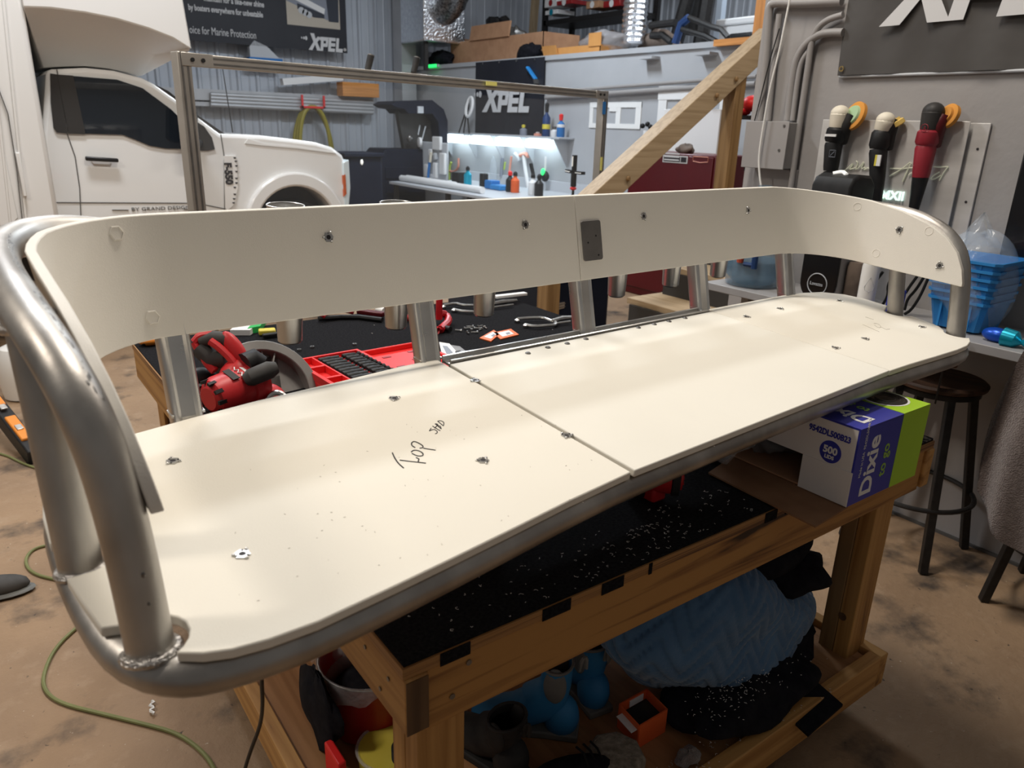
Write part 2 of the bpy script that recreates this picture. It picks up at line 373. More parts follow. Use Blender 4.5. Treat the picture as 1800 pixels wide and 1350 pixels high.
# corrugated sheet walls, ribs as geometry
def ribbed(name, p0, along, length, z0, z1, out, pitch=.24, depth=.03, mat='corrugated'):
    p0, along, out = Vector(p0), Vector(along), Vector(out); n = int(length/pitch); pr = []
    for i in range(n):
        a = i*pitch
        pr += [(a, 0), (a+pitch*.36, 0), (a+pitch*.42, depth*.35), (a+pitch*.48, 0), (a+pitch*.72, 0), (a+pitch*.80, depth), (a+pitch*.92, depth)]
    pr.append((n*pitch, 0)); P = [[p0+along*a+out*d+Vector((0, 0, z)) for z in (z0, z1)] for a, d in pr]
    mb = MB().grid(P); q = [(a, d) for a, d in pr]
    back = [[p0+along*(0 if i == 0 else n*pitch)-out*.02+Vector((0, 0, z)) for z in (z0, z1)] for i in (0, 1)]
    mb.grid(back)
    return struct(mb.build(name, mat, smooth=False))
ribbed('wall_left', (-5, 12.9, 0), (1, 0, 0), 16.2, 0, 6, (0, -1, 0), pitch=.30)
ribbed('wall_far', (11, 14, 2.3), (0, -1, 0), 15, 0, 4, (-1, 0, 0), pitch=.28)
struct(MB().box(7.0, 7.12, 1.2, 12.9, 0, 2.50).build('wall_back', 'wall_grey_cool', smooth=False))
struct(MB().box(6.97, 11, 1.2, 12.9, 2.50, 2.56).build('floor_loft', 'wall_grey_cool', smooth=False))
struct(MB().box(3.255, 3.375, -2.5, 2.49, 0, 3.4).build('wall_right', 'wall_grey', smooth=False))
# wall base strip of the right wall
struct(MB().box(3.243, 3.255, -2.5, 2.49, 0, .012).build('baseboard_right', 'seam', smooth=False))
# girts and pillar on the left wall
def girt(name, q0, q1, h, Y=12.72): a, b = hY(*q0, Y), hY(*q1, Y); z = (a.z+b.z)/2; return struct(MB().box(-3, b.x, Y-.06, Y+.14, z-h/2, z+h/2).build(name, 'steel_girt', smooth=False))
girt('trim_1', (336, 165), (655, 180), .16)
girt('trim_2', (336, 180), (655, 196), .06)
g = hX(718, 60, 6.9)
struct(MB().box(6.62, 6.9, g.y-.26, g.y+.05, 0, 6).build('trim_3', 'steel_girt', smooth=False))
# conduit and ledges on the loft wall
a, b = hX(960, 162, 6.95), hX(1330, 134, 6.95)
struct(MB().cyl(a, b, .022).cyl(a-Vector((0, 0, .07)), b-Vector((0, 0, .07)), .03).build('trim_4', 'conduit_grey'))
for i, (px, py) in enumerate(((1143, 102), (1243, 95))):
    c = hX(px, py, 6.95); struct(MB().box(6.86, 7.0, c.y-.11, c.y+.11, c.z-.015, c.z+.015).build('trim_%d' % (5+i), 'wall_grey_cool', smooth=False))
a, b = hX(1258, 80, 6.94), hX(1310, 74, 6.94)
struct(MB().box(6.90, 6.98, b.y-.4, a.y, 2.50, 2.565).build('trim_7', 'orange_wood_y', smooth=False))
# filler patches and white door in the loft wall
mb = MB(); P = lambda x, y: hX(x, y, 6.995)
a, b = P(1038, 180), P(1125, 227)
for i_, (y0, y1, z0, z1) in enumerate(((0, .07, 0, 1), (.53, .62, 0, 1), (.9, 1, 0, 1), (0, 1, 0, .18), (0, 1, .8, 1), (.40, .55, .65, .9))):
    mb.box(6.990-.0008*i_, 7.0, a.y+(b.y-a.y)*y1, a.y+(b.y-a.y)*y0, b.z+(a.z-b.z)*z0, b.z+(a.z-b.z)*z1)
struct(mb.build('trim_8', 'patch_white', smooth=False))
a, b = P(1163, 162), P(1290, 150)
dr = struct(MB().box(6.97, 7.0, b.y+.1, a.y-.1, 0, 2.0).build('door_1', 'wall_grey_cool', smooth=False))
MB().box(6.955, 7.0, a.y-.13, a.y, 0, 2.11).box(6.955, 7.0, b.y, b.y+.13, 0, 2.11).box(6.950, 7.0, b.y-.01, a.y+.01, 1.97, 2.12).build('door_frame', 'white_paint', dr, smooth=False)
# ================================================================== BENCH SEAT
seat = thing('boat_bench_seat', S(1.1, .9, -.06), 'long white panelled boat bench seat with welded aluminium tube frame, propped on the workbench', 'bench seat')
def arc(c, r, a0, a1, n=8): return [(c[0]+r*math.cos(math.radians(a0+(a1-a0)*i/n)), c[1]+r*math.sin(math.radians(a0+(a1-a0)*i/n))) for i in range(n+1)]
L1 = (.109, .700); L2 = (.079, .880); R1 = (2.105, .768); R2 = (2.150, .953)
front_l = [(.145, .652), (.17, .642), (.205, .636), (.256, .634), (.356, .643), (.44, .652), (.535, .663), (.647, .677), (.785, .690)]
rear_l = [(.785, 1.232), (.76, 1.236), (.695, 1.233), (.567, 1.219), (.404, 1.206), (.296, 1.19), (.2, 1.173), (.134, 1.150), (.09, 1.105), (.066, 1.048), (.058, .99), (.056, .925)]
left_wing = [(.124, .667)]+front_l+rear_l+arc(L2, .036, 95, -75)+[(.060, .845), (.065, .80), (.073, .742)]+arc(L1, .036, 112, -50)
front_r = [(1.638, .715), (1.727, .714), (1.859, .709), (1.96, .706), (2.02, .709), (2.065, .720)]
right_r = [(2.20, 1.007), (2.210, 1.08), (2.197, 1.14), (2.15, 1.19), (2.07, 1.214), (1.991, 1.220), (1.638, 1.224)]
right_wing = front_r+[(2.098, .736)]+arc(R1, .033, -100, -260)[:0]+arc(R1, .033, 240, 100)+[(2.128, .825), (2.150, .885), (2.160, .917)]+arc(R2, .033, 250, 95)+right_r
def plate(poly, n0, n1, name, mat, parent, bev=.002): return MB().prism(poly, P0, EX, EY, EN, n0, n1).build(name, mat, parent, bev=bev)
plate(left_wing, -.0127, 0, 'seat_panel', 'starboard', seat)
hp_ = plate([(.792, .689), (1.634, .715), (1.634, 1.203), (.792, 1.196)], -.0117, .001, 'seat_panel', 'starboard_hatch', seat)
plate(right_wing, -.0127, 0, 'seat_panel', 'starboard', seat)
# perimeter tube under the panels
ring = [(.125, .672), (.150, .660), (.20, .652), (.256, .650), (.356, .659), (.44, .668), (.535, .679), (.647, .693), (.785, .706), (1.2, .722), (1.64, .731), (1.86, .725), (1.96, .722), (2.02, .725), (2.06, .735),
        (2.092, .757), (2.115, .80), (2.135, .85), (2.165, .935), (2.184, 1.01), (2.192, 1.08), (2.18, 1.13), (2.14, 1.172), (2.07, 1.196), (1.9, 1.204), (1.6, 1.21), (1.2, 1.212), (.78, 1.214), (.567, 1.200), (.404, 1.188), (.296, 1.172), (.2, 1.155), (.15, 1.135), (.108, 1.10), (.084, 1.05), (.075, .98), (.073, .9), (.076, .82), (.084, .745), (.10, .700)]
def smooth_closed(P, it=2):
    for _ in range(it):
        Q = []
        for i in range(len(P)):
            a, b = Vector(P[i]), Vector(P[(i+1) % len(P)]); Q += [a*.75+b*.25, a*.25+b*.75]
        P = Q
    return P
def smooth_open(P, it=2):
    P = [Vector(p) for p in P]
    for _ in range(it):
        Q = [P[0]]
        for i in range(len(P)-1): Q += [P[i]*.75+P[i+1]*.25, P[i]*.25+P[i+1]*.75]
        Q.append(P[-1]); P = Q
    return P
MB().tube([S(p[0], p[1], -.034) for p in smooth_closed([(a, b, 0) for a, b in ring], 1)], .0215, 14, closed=True).build('base_tube', 'aluminium', seat)
MB().tube([S(.25+.05*i, .95, -.034) for i in range(36)], .016, 10).tube([S(.79, .71+.04*i, -.034) for i in range(13)], .016, 10).tube([S(1.635, .73+.04*i, -.034) for i in range(13)], .016, 10).build('cross_tube', 'aluminium', seat)
# backrest panel: bottom line b(u), full-height line T(u), top profile g(u)
BN, TN = .124, .306
def side(sb, st_, t0, tc, n=12):
    return [(sb, t0+(tc-t0)*i/n) for i in range(n+1)]
path = []   # (bottom (s,t), top (s,t), ntop)
prof = [(0, .135), (.012, .170), (.035, .208), (.07, .238), (.12, .262), (.20, .283), (.30, .297), (.40, .304)]
def ntop(d):
    for (a, p), (b, q) in zip(prof, prof[1:]):
        if d <= b: return p+(q-p)*(d-a)/(b-a)
    return TN
fl = .722
for d in (0, .006, .012, .022, .035, .05, .07, .095, .12, .16, .2, .25, .3):
    t = fl+d; path.append(((.141-.004*d/.3, t), (.114-.004*d/.3, t+.012), ntop(d)))
for i in range(1, 13):
    a = math.radians(180-90*i/12)
    path.append(((.297+.160*math.cos(a), 1.075+.160*math.sin(a)), (.300+.190*math.cos(a), 1.095+.190*math.sin(a)), min(TN, .297+.009*i/4)))
ms = 1.168
for i in range(1, 9): path.append(((.297+(ms-.297)*i/8, 1.235), (.300+(ms-.300)*i/8, 1.285), TN))
mid = len(path)-1
rf = .785
for i in range(0, 8): path.append(((ms+(1.935-ms)*(i+(.02 if i == 0 else 0))/7, 1.235), (ms+(1.935-ms)*(i+(.02 if i == 0 else 0))/7, 1.285), TN))
for i in range(1, 13):
    a = math.radians(90-90*i/12)
    path.append(((1.935+.165*math.cos(a), 1.075+.160*math.sin(a)), (1.935+.190*math.cos(a), 1.095+.190*math.sin(a)), max(.292, TN-.014*i/12)))
for d in (.25, .2, .16, .12, .095, .07, .05, .035, .022, .012, .006, 0):
    t = rf+d; path.append(((2.084+.014*d/.3, t), (2.112+.012*d/.3, t+.012), ntop(d)-.004))
def stations(P, off):
    out = []; n = len(P)
    for i in range(n):
        a, b = P[max(i-1, 0)], P[min(i+1, n-1)]
        def nrm(k): dx, dy = b[k][0]-a[k][0], b[k][1]-a[k][1]; l = math.hypot(dx, dy) or 1; return (-dy/l, dx/l)
        nb, nt_ = nrm(0), nrm(1); B, T, h = P[i]; g = (h-BN)/(TN-BN)
        bo = Vector((B[0]+nb[0]*off, B[1]+nb[1]*off, BN)); to = Vector((T[0]+nt_[0]*off, T[1]+nt_[1]*off, TN)); out.append((bo, bo.lerp(to, g)))
    return out
def back_panel(P):
    I, O = stations(P, 0), stations(P, .0127); rows = []
    for (bi, ti_), (bo, to) in zip(I, O): rows.append([S(*p) for p in (bi, bi.lerp(ti_, .5), ti_, to, to.lerp(bo, .5), bo, bi)])
    mb = MB().grid(rows); k = len(rows[0]); b0 = 0; e0 = (len(rows)-1)*k
    mb.f += [tuple(b0+i for i in range(k-1)), tuple(e0+i for i in range(k-2, -1, -1))]
    return mb.build('backrest_panel', 'starboard_back', seat, bev=.0015)
back_panel(path[:mid+1]); back_panel(path[mid+1:])
# rail tube: left post, bend, back rail, bend, right post
rail = [(L1[0], L1[1], -.03), (L1[0]-.002, L1[1]+.026, .09), (L1[0]-.008, L1[1]+.047, .175), (.093, .765, .222), (.085, .805, .253), (.076, .870, .274), (.070, .96, .285), (.068, 1.06, .290), (.072, 1.12, .291), (.084, 1.19, .291), (.118, 1.262, .290), (.175, 1.306, .286), (.25, 1.323, .270), (.6, 1.324, .257), (1.1, 1.324, .255), (1.6, 1.324, .255),
        (1.95, 1.323, .255), (2.04, 1.304, .256), (2.105, 1.262, .258), (2.14, 1.19, .262), (2.153, 1.12, .266), (2.155, 1.06, .268), (2.150, .97, .264), (2.142, .90, .246), (2.136, .855, .220), (2.128, .82, .18), (2.118, .793, .09), (R1[0], R1[1], -.03)]
MB().tube([S(*p) for p in smooth_open(rail, 2)], .0230, 20).build('rail_tube', 'aluminium', seat)
mb = MB(); rl = random.Random(3); rp = smooth_open(rail[:12], 2)
for i in range(70):
    k = rl.uniform(.30, .78)*(len(rp)-1); p = rp[int(k)].lerp(rp[int(k)+1], k-int(k)); tg = (rp[int(k)+1]-rp[int(k)]).normalized()
    tg = EX*tg.x+EY*tg.y+EN*tg.z; sd = tg.cross(EX).normalized(); sd = sd if sd.dot(EN) > 0 else -sd
    a = rl.gauss(.62, .10); nr = (sd*math.cos(a)+EX*math.sin(a)); sx = rl.uniform(.0008, .0030)
    mb.ell(S(*p)+nr*.0228, sx*rl.uniform(1, 3), sx*.7, .0005, (tg, tg.cross(nr), nr), 6, 4)
for t_, n_, r_ in ((.722, .075, .0022), (.716, .045, .0018), (.74, .10, .0009)): mb.ell(S(L1[0]+.002, t_-.0225, n_), r_, .0008, r_*1.4, (EX, EY, EN), 8, 5)
stuff(mb.build('scuff_marks', 'dark_steel', seat))
post2 = MB(); 
post2.tube([S(L2[0], L2[1], -.03), S(.076, .955, .275)], .0230, 20)
post2.build('post_tube', 'aluminium', seat)
MB().tube([S(R2[0], R2[1], -.03), S(2.150, 1.015, .275)], .0215, 20).build('post_tube', 'aluminium', seat)
for c, n, r, ax in ((L1, -.017, .0255, EN+EY*.2), (L2, -.019, .0245, EN+EY*.2), (R1, -.017, .025, EN), (R2, -.017, .025, EN)):
    o = S(c[0], c[1]+.002, n); u, v = ortho(ax)
    MB().tube([o+(u*math.cos(2*pi*k/24)+v*math.sin(2*pi*k/24))*r for k in range(24)], .005, 8, closed=True).build('weld_bead', 'weld', seat)
o = S(.074, .948, .262); u, v = ortho(EN*.9-EX*.2)
MB().tube([o+(u*math.cos(2*pi*k/24)+v*math.sin(2*pi*k/24))*.026 for k in range(24)], .005, 8, closed=True).build('weld_bead', 'weld', seat)
# grooved posts behind the seat
def rear_post(s, t, wd=.050, dp=.042):
    d = (EN+EY*.30).normalized(); u = EX; v = d.cross(u).normalized()
    pr = []
    for k in range(28):
        a = 2*pi*k/28; x = wd/2*(abs(math.cos(a))**.55)*(1 if math.cos(a) >= 0 else -1); y = dp/2*(abs(math.sin(a))**.55)*(1 if math.sin(a) >= 0 else -1)
        pr.append((x, y))
    # two grooves on the faces towards the front
    pr2 = []
    for x, y in pr:
        if abs(x) < .011: y *= .80
        pr2.append((x, y))
    MB().prism(pr2, S(s, t, -.02), u, v, d, 0, .325).build('rear_post', 'aluminium_plain', seat, ang=25)
    MB().box(-.026, .026, -.014, .014, -.003, .001).build('post_foot', 'aluminium_plain', seat).matrix_local = Matrix.Translation(S(s, t+.004, .002)-seat.location) @ Matrix(((EX.x, EY.x, EN.x, 0), (EX.y, EY.y, EN.y, 0), (EX.z, EY.z, EN.z, 0), (0, 0, 0, 1)))
for s, t in ((.292, 1.212), (.772, 1.243), (1.200, 1.232), (1.632, 1.236), (2.02, 1.222)): rear_post(s, t)
# hinge rail behind the hatch
MB().ob(S(1.21, 1.218, -.006), EX*.412, EY*.012, EN*.003).ob(S(1.21, 1.232, -.002), EX*.412, EY*.003, EN*.008).build('hinge_rail', 'aluminium_plain', seat, bev=.001)
MB().tube([S(.80, 1.206, .001), S(1.63, 1.211, .001)], .0042, 10).build('hinge_pin', 'steel', seat)
for px, py in ((928, 622), (963, 612), (997, 605), (1030, 597), (1122, 577), (1150, 571), (1176, 566), (1204, 560)):
    s, t = sp(px, py); MB().lathe([(.0065, 0), (.0065, .0012), (.004, .0035), (0.0005, .004)], S(s, t, .0005), EN, 12).build('hinge_screw', 'dark_steel', seat)
# tee nuts set in the panels
def tee(o, nrm, rot=0.):
    u, v = ortho(nrm); mb = MB()
    vs = [o+nrm*.0004+u*math.cos(a*pi/9)*(.0088+.0010*math.cos(a*pi/1.5))+v*math.sin(a*pi/9)*(.0088+.0010*math.cos(a*pi/1.5)) for a in range(18)]
    vs2 = [p+nrm*.0012 for p in vs]; hole = [o+nrm*.0016+(u*math.cos(a*pi/9)+v*math.sin(a*pi/9))*.0042 for a in range(18)]
    mb.add(vs+vs2+hole, [(a, (a+1) % 18, 18+(a+1) % 18, 18+a) for a in range(18)]+[(18+a, 18+(a+1) % 18, 36+(a+1) % 18, 36+a) for a in range(18)])
    for k in range(3):
        a = rot+k*2*pi/3; mb.ell(o+nrm*.001+(u*math.cos(a)+v*math.sin(a))*.0096, .0026, .0026, .0022, n=8, m=5)
    p = mb.build('tee_nut', 'steel', seat)
    MB().lathe([(.0044, .0005), (.0044, .0010)], o, nrm, 14).build('tee_nut_hole', 'ink', p)
    for k in range(3):
        a = rot+.5+k*2*pi/3; MB().ell(o+nrm*.0016+(u*math.cos(a)+v*math.sin(a))*.0072, .0016, .0016, .0009, n=8, m=4).build('tee_nut_prong', 'ink', p)
for i, (px, py) in enumerate(((304, 811), (426, 975), (693, 701), (835, 669), (849, 810), (996, 766), (1312, 557), (1372, 543), (1469, 612), (1476, 529), (1522, 596), (1620, 575))):
    tee(S(*sp(px, py), 0), EN, i*1.3)
BV = []
for o_ in [c for c in seat.children if c.name.startswith('backrest_panel')]:
    BV.append(BVHTree.FromPolygons([v.co.copy() for v in o_.data.vertices], [tuple(p.vertices) for p in o_.data.polygons]))
def on_back(px, py):   # point and facing normal on the panel that the photo shows at this pixel
    d = ray(px, py).normalized(); best = None
    for bv in BV:
        h_, n_, i_, l_ = bv.ray_cast(CAMP, d)
        if h_ is not None and (best is None or l_ < best[2]): best = (h_, n_ if n_.dot(d) < 0 else -n_, l_)
    return best[0], best[1]
for i, (px, py) in enumerate(((577, 417), (923, 395), (1131, 380), (1315, 370), (1581, 404), (1652, 467))): tee(*on_back(px, py), i)
for px, py in ((204, 410), (268, 558)):
    o, nr = on_back(px, py); MB().lathe([(.0120, 0), (.0115, .0022), (.0100, .0026), (.0098, .0016)], o, nr, 6).build('hex_plug', 'starboard_back', seat, smooth=False)
for px, py in ((1507, 363), (1633, 406), (1540, 445)):
    o, nr = on_back(px, py); u, v = ortho(nr); MB().tube([o+(u*math.cos(2*pi*k/20)+v*math.sin(2*pi*k/20))*.0105 for k in range(20)], .0008, 6, closed=True).build('round_plug', 'starboard_back', seat)
# joining plate over the seam of the backrest
c = [on_back(*q) for q in ((1018, 393), (1056, 390), (1061, 452), (1023, 456))]; nr = c[0][1]
ux = (c[1][0]-c[0][0]).normalized(); uy = nr.cross(ux); o = sum((q[0] for q in c), Vector())/4
hw, hh = .030, .045
rr = [(hw-.006+.006*math.cos(a), hh-.006+.006*math.sin(a)) for a in (0, .5, 1, 1.57)]+[(-hw+.006-.006*math.sin(a), hh-.006+.006*math.cos(a)) for a in (0, .5, 1, 1.57)]+[(-hw+.006-.006*math.cos(a), -hh+.006-.006*math.sin(a)) for a in (0, .5, 1, 1.57)]+[(hw-.006+.006*math.sin(a), -hh+.006-.006*math.cos(a)) for a in (0, .5, 1, 1.57)]
pl = MB().prism(rr, o, ux, uy, nr, 0, .003).build('joining_plate', 'grey_plate', seat, bev=.0006)
for a, b in ((.012, .010), (-.014, -.004), (.016, -.034)): MB().lathe([(.0022, .003), (.0022, .0036)], o+ux*a+uy*b, nr, 10).build('plate_screw', 'black_plastic', pl)
# marker writing on the seat
def strokes(name, mat, S_, r=.0011):
    mb = MB()
    for st in S_:
        pts = [S(*sp(x, y), .0003) for x, y in st]
        if len(pts) > 3: pts = smooth_open(pts, 1)
        mb.tube(pts, r, 5)
    return mb.build(name, mat, seat)
Z = lambda L: [(660+a/8.18, 710+b/8.18) for a, b in L]
strokes('writing', 'ink', [Z([(243, 705), (275, 780), (330, 860), (405, 925)]), Z([(350, 812), (480, 828), (610, 842), (725, 856)]),
    Z([(515, 695), (545, 668), (610, 672), (670, 700), (692, 735), (660, 755), (600, 752), (525, 715)]),
    Z([(570, 632), (520, 600), (517, 560), (560, 540), (630, 570), (688, 610), (680, 635), (635, 640)]), Z([(690, 640), (780, 656), (865, 668)]), Z([(585, 775), (625, 795), (615, 830)])], .0010)
strokes('writing', 'ink', [Z([(775, 392), (800, 352)]), Z([(775, 392), (840, 365), (890, 395), (885, 425), (858, 432)]), Z([(822, 322), (900, 372), (930, 388)]), Z([(850, 352), (890, 312)]), Z([(858, 288), (900, 322), (945, 362)]), Z([(858, 288), (890, 290), (900, 318), (935, 322), (945, 362)]), Z([(895, 252), (975, 318)]), Z([(895, 252), (935, 242), (980, 262), (985, 290), (975, 318)])], .0008)
Z2 = lambda L: [(1500+a/7.5, 470+b/7.5) for a, b in L]
strokes('writing', 'pencil', [Z2([(160, 655), (265, 690)]), Z2([(125, 755), (340, 850)]), Z2([(270, 740), (330, 745), (370, 790), (330, 800), (280, 765)]), Z2([(370, 790), (430, 820), (480, 815)])], .0006)
# cups hung behind the backrest
def cup(prx, pry, pbx, pby, ws, label):
    nr = EY
    def on(px, py, t): o = S(0, t, 0); d = ray(px, py); return CAMP+d*((o-CAMP).dot(EY)/d.dot(EY))
    a, b = on(prx, pry, 1.392), on(pbx, pby, 1.392)
    ax = (a-b); h = ax.length
    th = thing('metal_tumbler', b, label, 'cup', 'metal cups hung behind the bench backrest')
    R0, R1_ = .0235, .0335
    MB().lathe([(R0-.004, 0), (R0, .004), (R1_, h-.004), (R1_+.0012, h), (R1_-.0008, h), (R1_-.0025, h-.006), (R0-.003, .008), (.001, .006)], b, ax, 32).build('cup_body', 'cup_metal', th)
    u, v = ortho(ax); MB().tube([a+(u*math.cos(2*pi*k/32)+v*math.sin(2*pi*k/32))*R1_ for k in range(32)], .0016, 8, closed=True).build('cup_rim', 'aluminium_plain', th)
    c = b.lerp(a, .62); rr_ = R0+(R1_-R0)*.62+.004
    ring = MB().tube([c+(u*math.cos(2*pi*k/28)+v*math.sin(2*pi*k/28))*rr_ for k in range(28)], .004, 8, closed=True)
    ring.tube([c-EY*rr_, c-EY*.062+EN*.03], .005, 8); ring.build('cup_holder_ring', 'aluminium_plain', seat)
CW = ['leftmost of the cups behind the backrest', 'second cup from the left behind the backrest', 'third cup from the left, next to the backrest seam', 'fourth cup from the left, just right of the backrest seam', 'fifth cup from the left behind the backrest', 'rightmost of the cups behind the backrest']
for (a, b, c_, d), l in zip(((502, 361, 510, 601), (697, 357, 696, 576), (859, 354, 850, 554), (1097, 347, 1083, 520), (1194, 343, 1178, 502), (1281, 340, 1261, 486)), CW): cup(a, b, c_, d, 0, 'brushed metal tumbler, '+l)
# ================================================================== WORKBENCH
def A(x, y, d): return CAMP+ray(x, y)*d
X0, X1, Y0, Y1, ZT = .405, 1.955, .793, 2.75, .90
wb = thing('workbench', (1.18, 1.75, 0), 'large pine workbench with black carpet top and lower shelf on casters', 'workbench')
MB().box(X0, X1, Y0, Y1, .876, .896).build('worktop', 'plywood_edge', wb, bev=.001)
MB().box(X0+.004, X1-.003, Y0+.004, Y1, .896, .900).build('carpet', 'black_carpet', wb)
MB().box(X1-.13, X1-.003, Y0+.004, Y0+.55, .9002, .9022).build('carpet', 'grey_carpet', wb, label='speckled grey carpet strip at the right end')
ap = .774
MB().box(X0+.002, X0+.040, Y0-.004, Y1, ap, .876).build('apron', 'pine_y', wb, bev=.004)
MB().box(X0+.0025, X0+.0395, Y0-.0052, Y0-.004, ap+.003, .873).build('apron_end', 'end_grain', wb)
MB().box(X1-.034, X1+.004, Y0-.004, Y1, ap-.004, .876).build('apron', 'pine_y', wb, bev=.004)
MB().box(X0+.040, X1-.034, Y0+.004, Y0+.042, ap-.012, .876).build('apron', 'pine_burnt_x', wb, bev=.003)
MB().box(X0+.040, X1-.034, Y1-.04, Y1, ap, .876).build('apron', 'pine_x', wb, bev=.004)
for a, b in ((.467, .520), (.660, .720), (.790, .842), (.905, .913), (1.245, 1.285), (1.315, 1.345)):
    MB().box(a, b, Y0-.0015, Y0, .874, .8965).build('carpet_tab', 'black_carpet', wb)
for x, y, m in ((.450, Y0+.042, 'z'), (1.865, Y0+.066, 'z'), (.450, Y1-.14, 'z'), (1.865, Y1-.14, 'z')):
    MB().box(x, x+.089, y, y+.0445, .16, ap+.10).build('leg', 'pine_z' if y < 2 or x < 1 else 'post_z', wb, bev=.003)
    MB().box(x, x+.089, y+.0455, y+.09, .16, ap+.10).build('leg', 'pine_z' if x < 1 else 'post_z', wb, bev=.003)
for x, z in ((.02, .845), (.05, .805), (.10, .85), (.6, .82)):
    MB().lathe([(.004, 0), (.004, .001)], (X0+.002-.0012, Y0+.03+x, z), (-1, 0, 0), 10).build('screw', 'dark_steel', wb)
for x, z in ((.52, .855), (.49, .805), (1.85, .82)):
    MB().lathe([(.005, 0), (.005, .001)], (x, Y0+.004-.0012, z), (0, -1, 0), 10).build('screw', 'dark_steel', wb)
MB().lathe([(.012, 0), (.012, .001)], (1.8645-.0007, Y0+.10, .33), (-1, 0, 0), 14).build('knot', 'end_grain', wb)
MB().lathe([(.012, 0), (.012, .001)], (1.80, Y0+.003, .835), (0, -1, 0), 14).build('knot', 'end_grain', wb)
MB().box(X0+.03, X1-.03, Y0+.03, Y1, .185, .203).build('lower_shelf', 'shelf_board', wb)
MB().box(X0-.006, X0+.030, Y0, Y1, .115, .215).build('shelf_rail', 'pine_y', wb, bev=.003)
MB().box(X1-.020, X1+.018, Y0, Y1, .115, .222).build('shelf_rail', 'pine_y', wb, bev=.003)
MB().box(X0+.030, X1-.020, Y0, Y0+.038, .115, .222).build('shelf_rail', 'pine_x', wb, bev=.003)
MB().box(X0+.030, X1-.020, Y1-.04, Y1, .115, .215).build('shelf_rail', 'pine_x', wb, bev=.003)
for x, y in ((X0+.09, Y0+.09), (X1-.08, Y0+.09), (X0+.09, Y1-.09), (X1-.08, Y1-.09)):
    c = MB().lathe([(.012, -.014), (.042, -.014), (.045, -.008), (.045, .008), (.042, .014), (.012, .014)], (x, y, .046), (1, .3, 0), 20).build('caster_wheel', 'black_rubber', wb)
    MB().box(x-.035, x+.035, y-.03, y+.03, .109, .115).box(x-.024, x-.020, y-.018, y+.018, .04, .11).box(x+.020, x+.024, y-.018, y+.018, .04, .11).build('caster_fork', 'black_metal', c)
# plastic shavings
mb = MB()
def curl(c, r, z):
    n = random.randint(3, 6); a = random.random()*6.28; pts = []
    for i in range(n):
        a += random.uniform(.3, 1.3); c = c+Vector((math.cos(a), math.sin(a), 0))*r; pts.append(Vector((c.x, c.y, z+random.random()*.001)))
    if len(pts) > 1: mb.tube(pts, .00045, 4)
for i in range(200):
    g = random.random()
    if g < .5: x, y = random.uniform(.47, 1.25), random.uniform(.805, .93)
    elif g < .8: x, y = random.gauss(.98, .07), random.gauss(.855, .02)
    else: x, y = random.uniform(.5, 1.9), random.uniform(.8, 2.6)
    x = min(max(x, .42), 1.8); y = min(max(y, .80), 2.7)
    curl(Vector((x, y, 0)), random.uniform(.0008, .003), .901)
for i in range(90): x, y = random.uniform(1.0, 1.7), random.uniform(.80, .9); curl(Vector((x, y, 0)), random.uniform(.001, .003), .2235 if y < .83 else .2045)
tag(mb.build('plastic_shavings', 'swarf'), 'curly white plastic shavings scattered over the black workbench carpet', 'shavings', kind='stuff')
mb = MB()
for i in range(90):
    s, t = random.uniform(.2, 1.0), random.uniform(.66, 1.0)
    if t > .70+.6*s and random.random() < .7: continue
    p = S(s, t, .0006); a = random.random()*6.28; mb.tube([p, p+(EX*math.cos(a)+EY*math.sin(a))*random.uniform(.0008, .003)], .0003, 4)
tag(mb.build('fine_shavings', 'pencil'), 'fine grey shavings sprinkled on the white left seat panel', 'shavings', kind='stuff')

# ------------------------------------------------------------------ circular saw
sw = thing('circular_saw', hz(430, 735, .9), 'red and black cordless circular saw lying behind the seat on the carpet', 'circular saw')
d0 = 1.98
mo = (A(455, 668, d0+.06)-A(366, 704, d0-.06)).normalized()
a, b = A(452, 668, d0+.05), A(366, 702, d0-.07); ax = (a-b); h = ax.length
mh = MB().lathe([(.030, 0), (.047, .012), (.052, .03), (.053, h*.7), (.058, h*.72), (.060, h)], b, ax, 28).build('motor_housing', 'tool_red', sw)
u, v = ortho(ax); axn = ax.normalized()
for k in range(10):
    an = 2*pi*k/10; dd = u*math.cos(an)+v*math.sin(an); MB().ob(b+axn*.012+dd*.045, axn*.014, dd*.004, dd.cross(axn)*.005).build('vent_slot', 'black_plastic', mh)
fc = -FWD; side_ = (fc-axn*fc.dot(axn)).normalized(); upv = axn.cross(side_)
if upv.z < 0: upv = -upv
lab = (side_*.85+upv*.55).normalized(); tg = lab.cross(axn)
MB().ob(b+axn*(h*.42)+lab*.0535, axn*.010, tg*.022, lab*.001).build('nameplate', 'truck_grey', mh)
zz = b+axn*(h*.56)+lab*.0545
MB().tube([zz-tg*.020-axn*.005, zz-tg*.008+axn*.006, zz-tg*.004-axn*.004, zz+tg*.006+axn*.006, zz+tg*.010-axn*.004, zz+tg*.02+axn*.004], .0018, 6).build('logo_mark', 'label_white', mh)
MB().ob(b+axn*(h*.68)+lab*.0535, axn*.004, tg*.022, lab*.0008).build('nameplate', 'label_white', mh)
MB().ell(A(425, 668, d0+.03), .062, .05, .062).ell(A(465, 705, d0+.07), .06, .05, .05).build('gear_body', 'tool_red', sw)
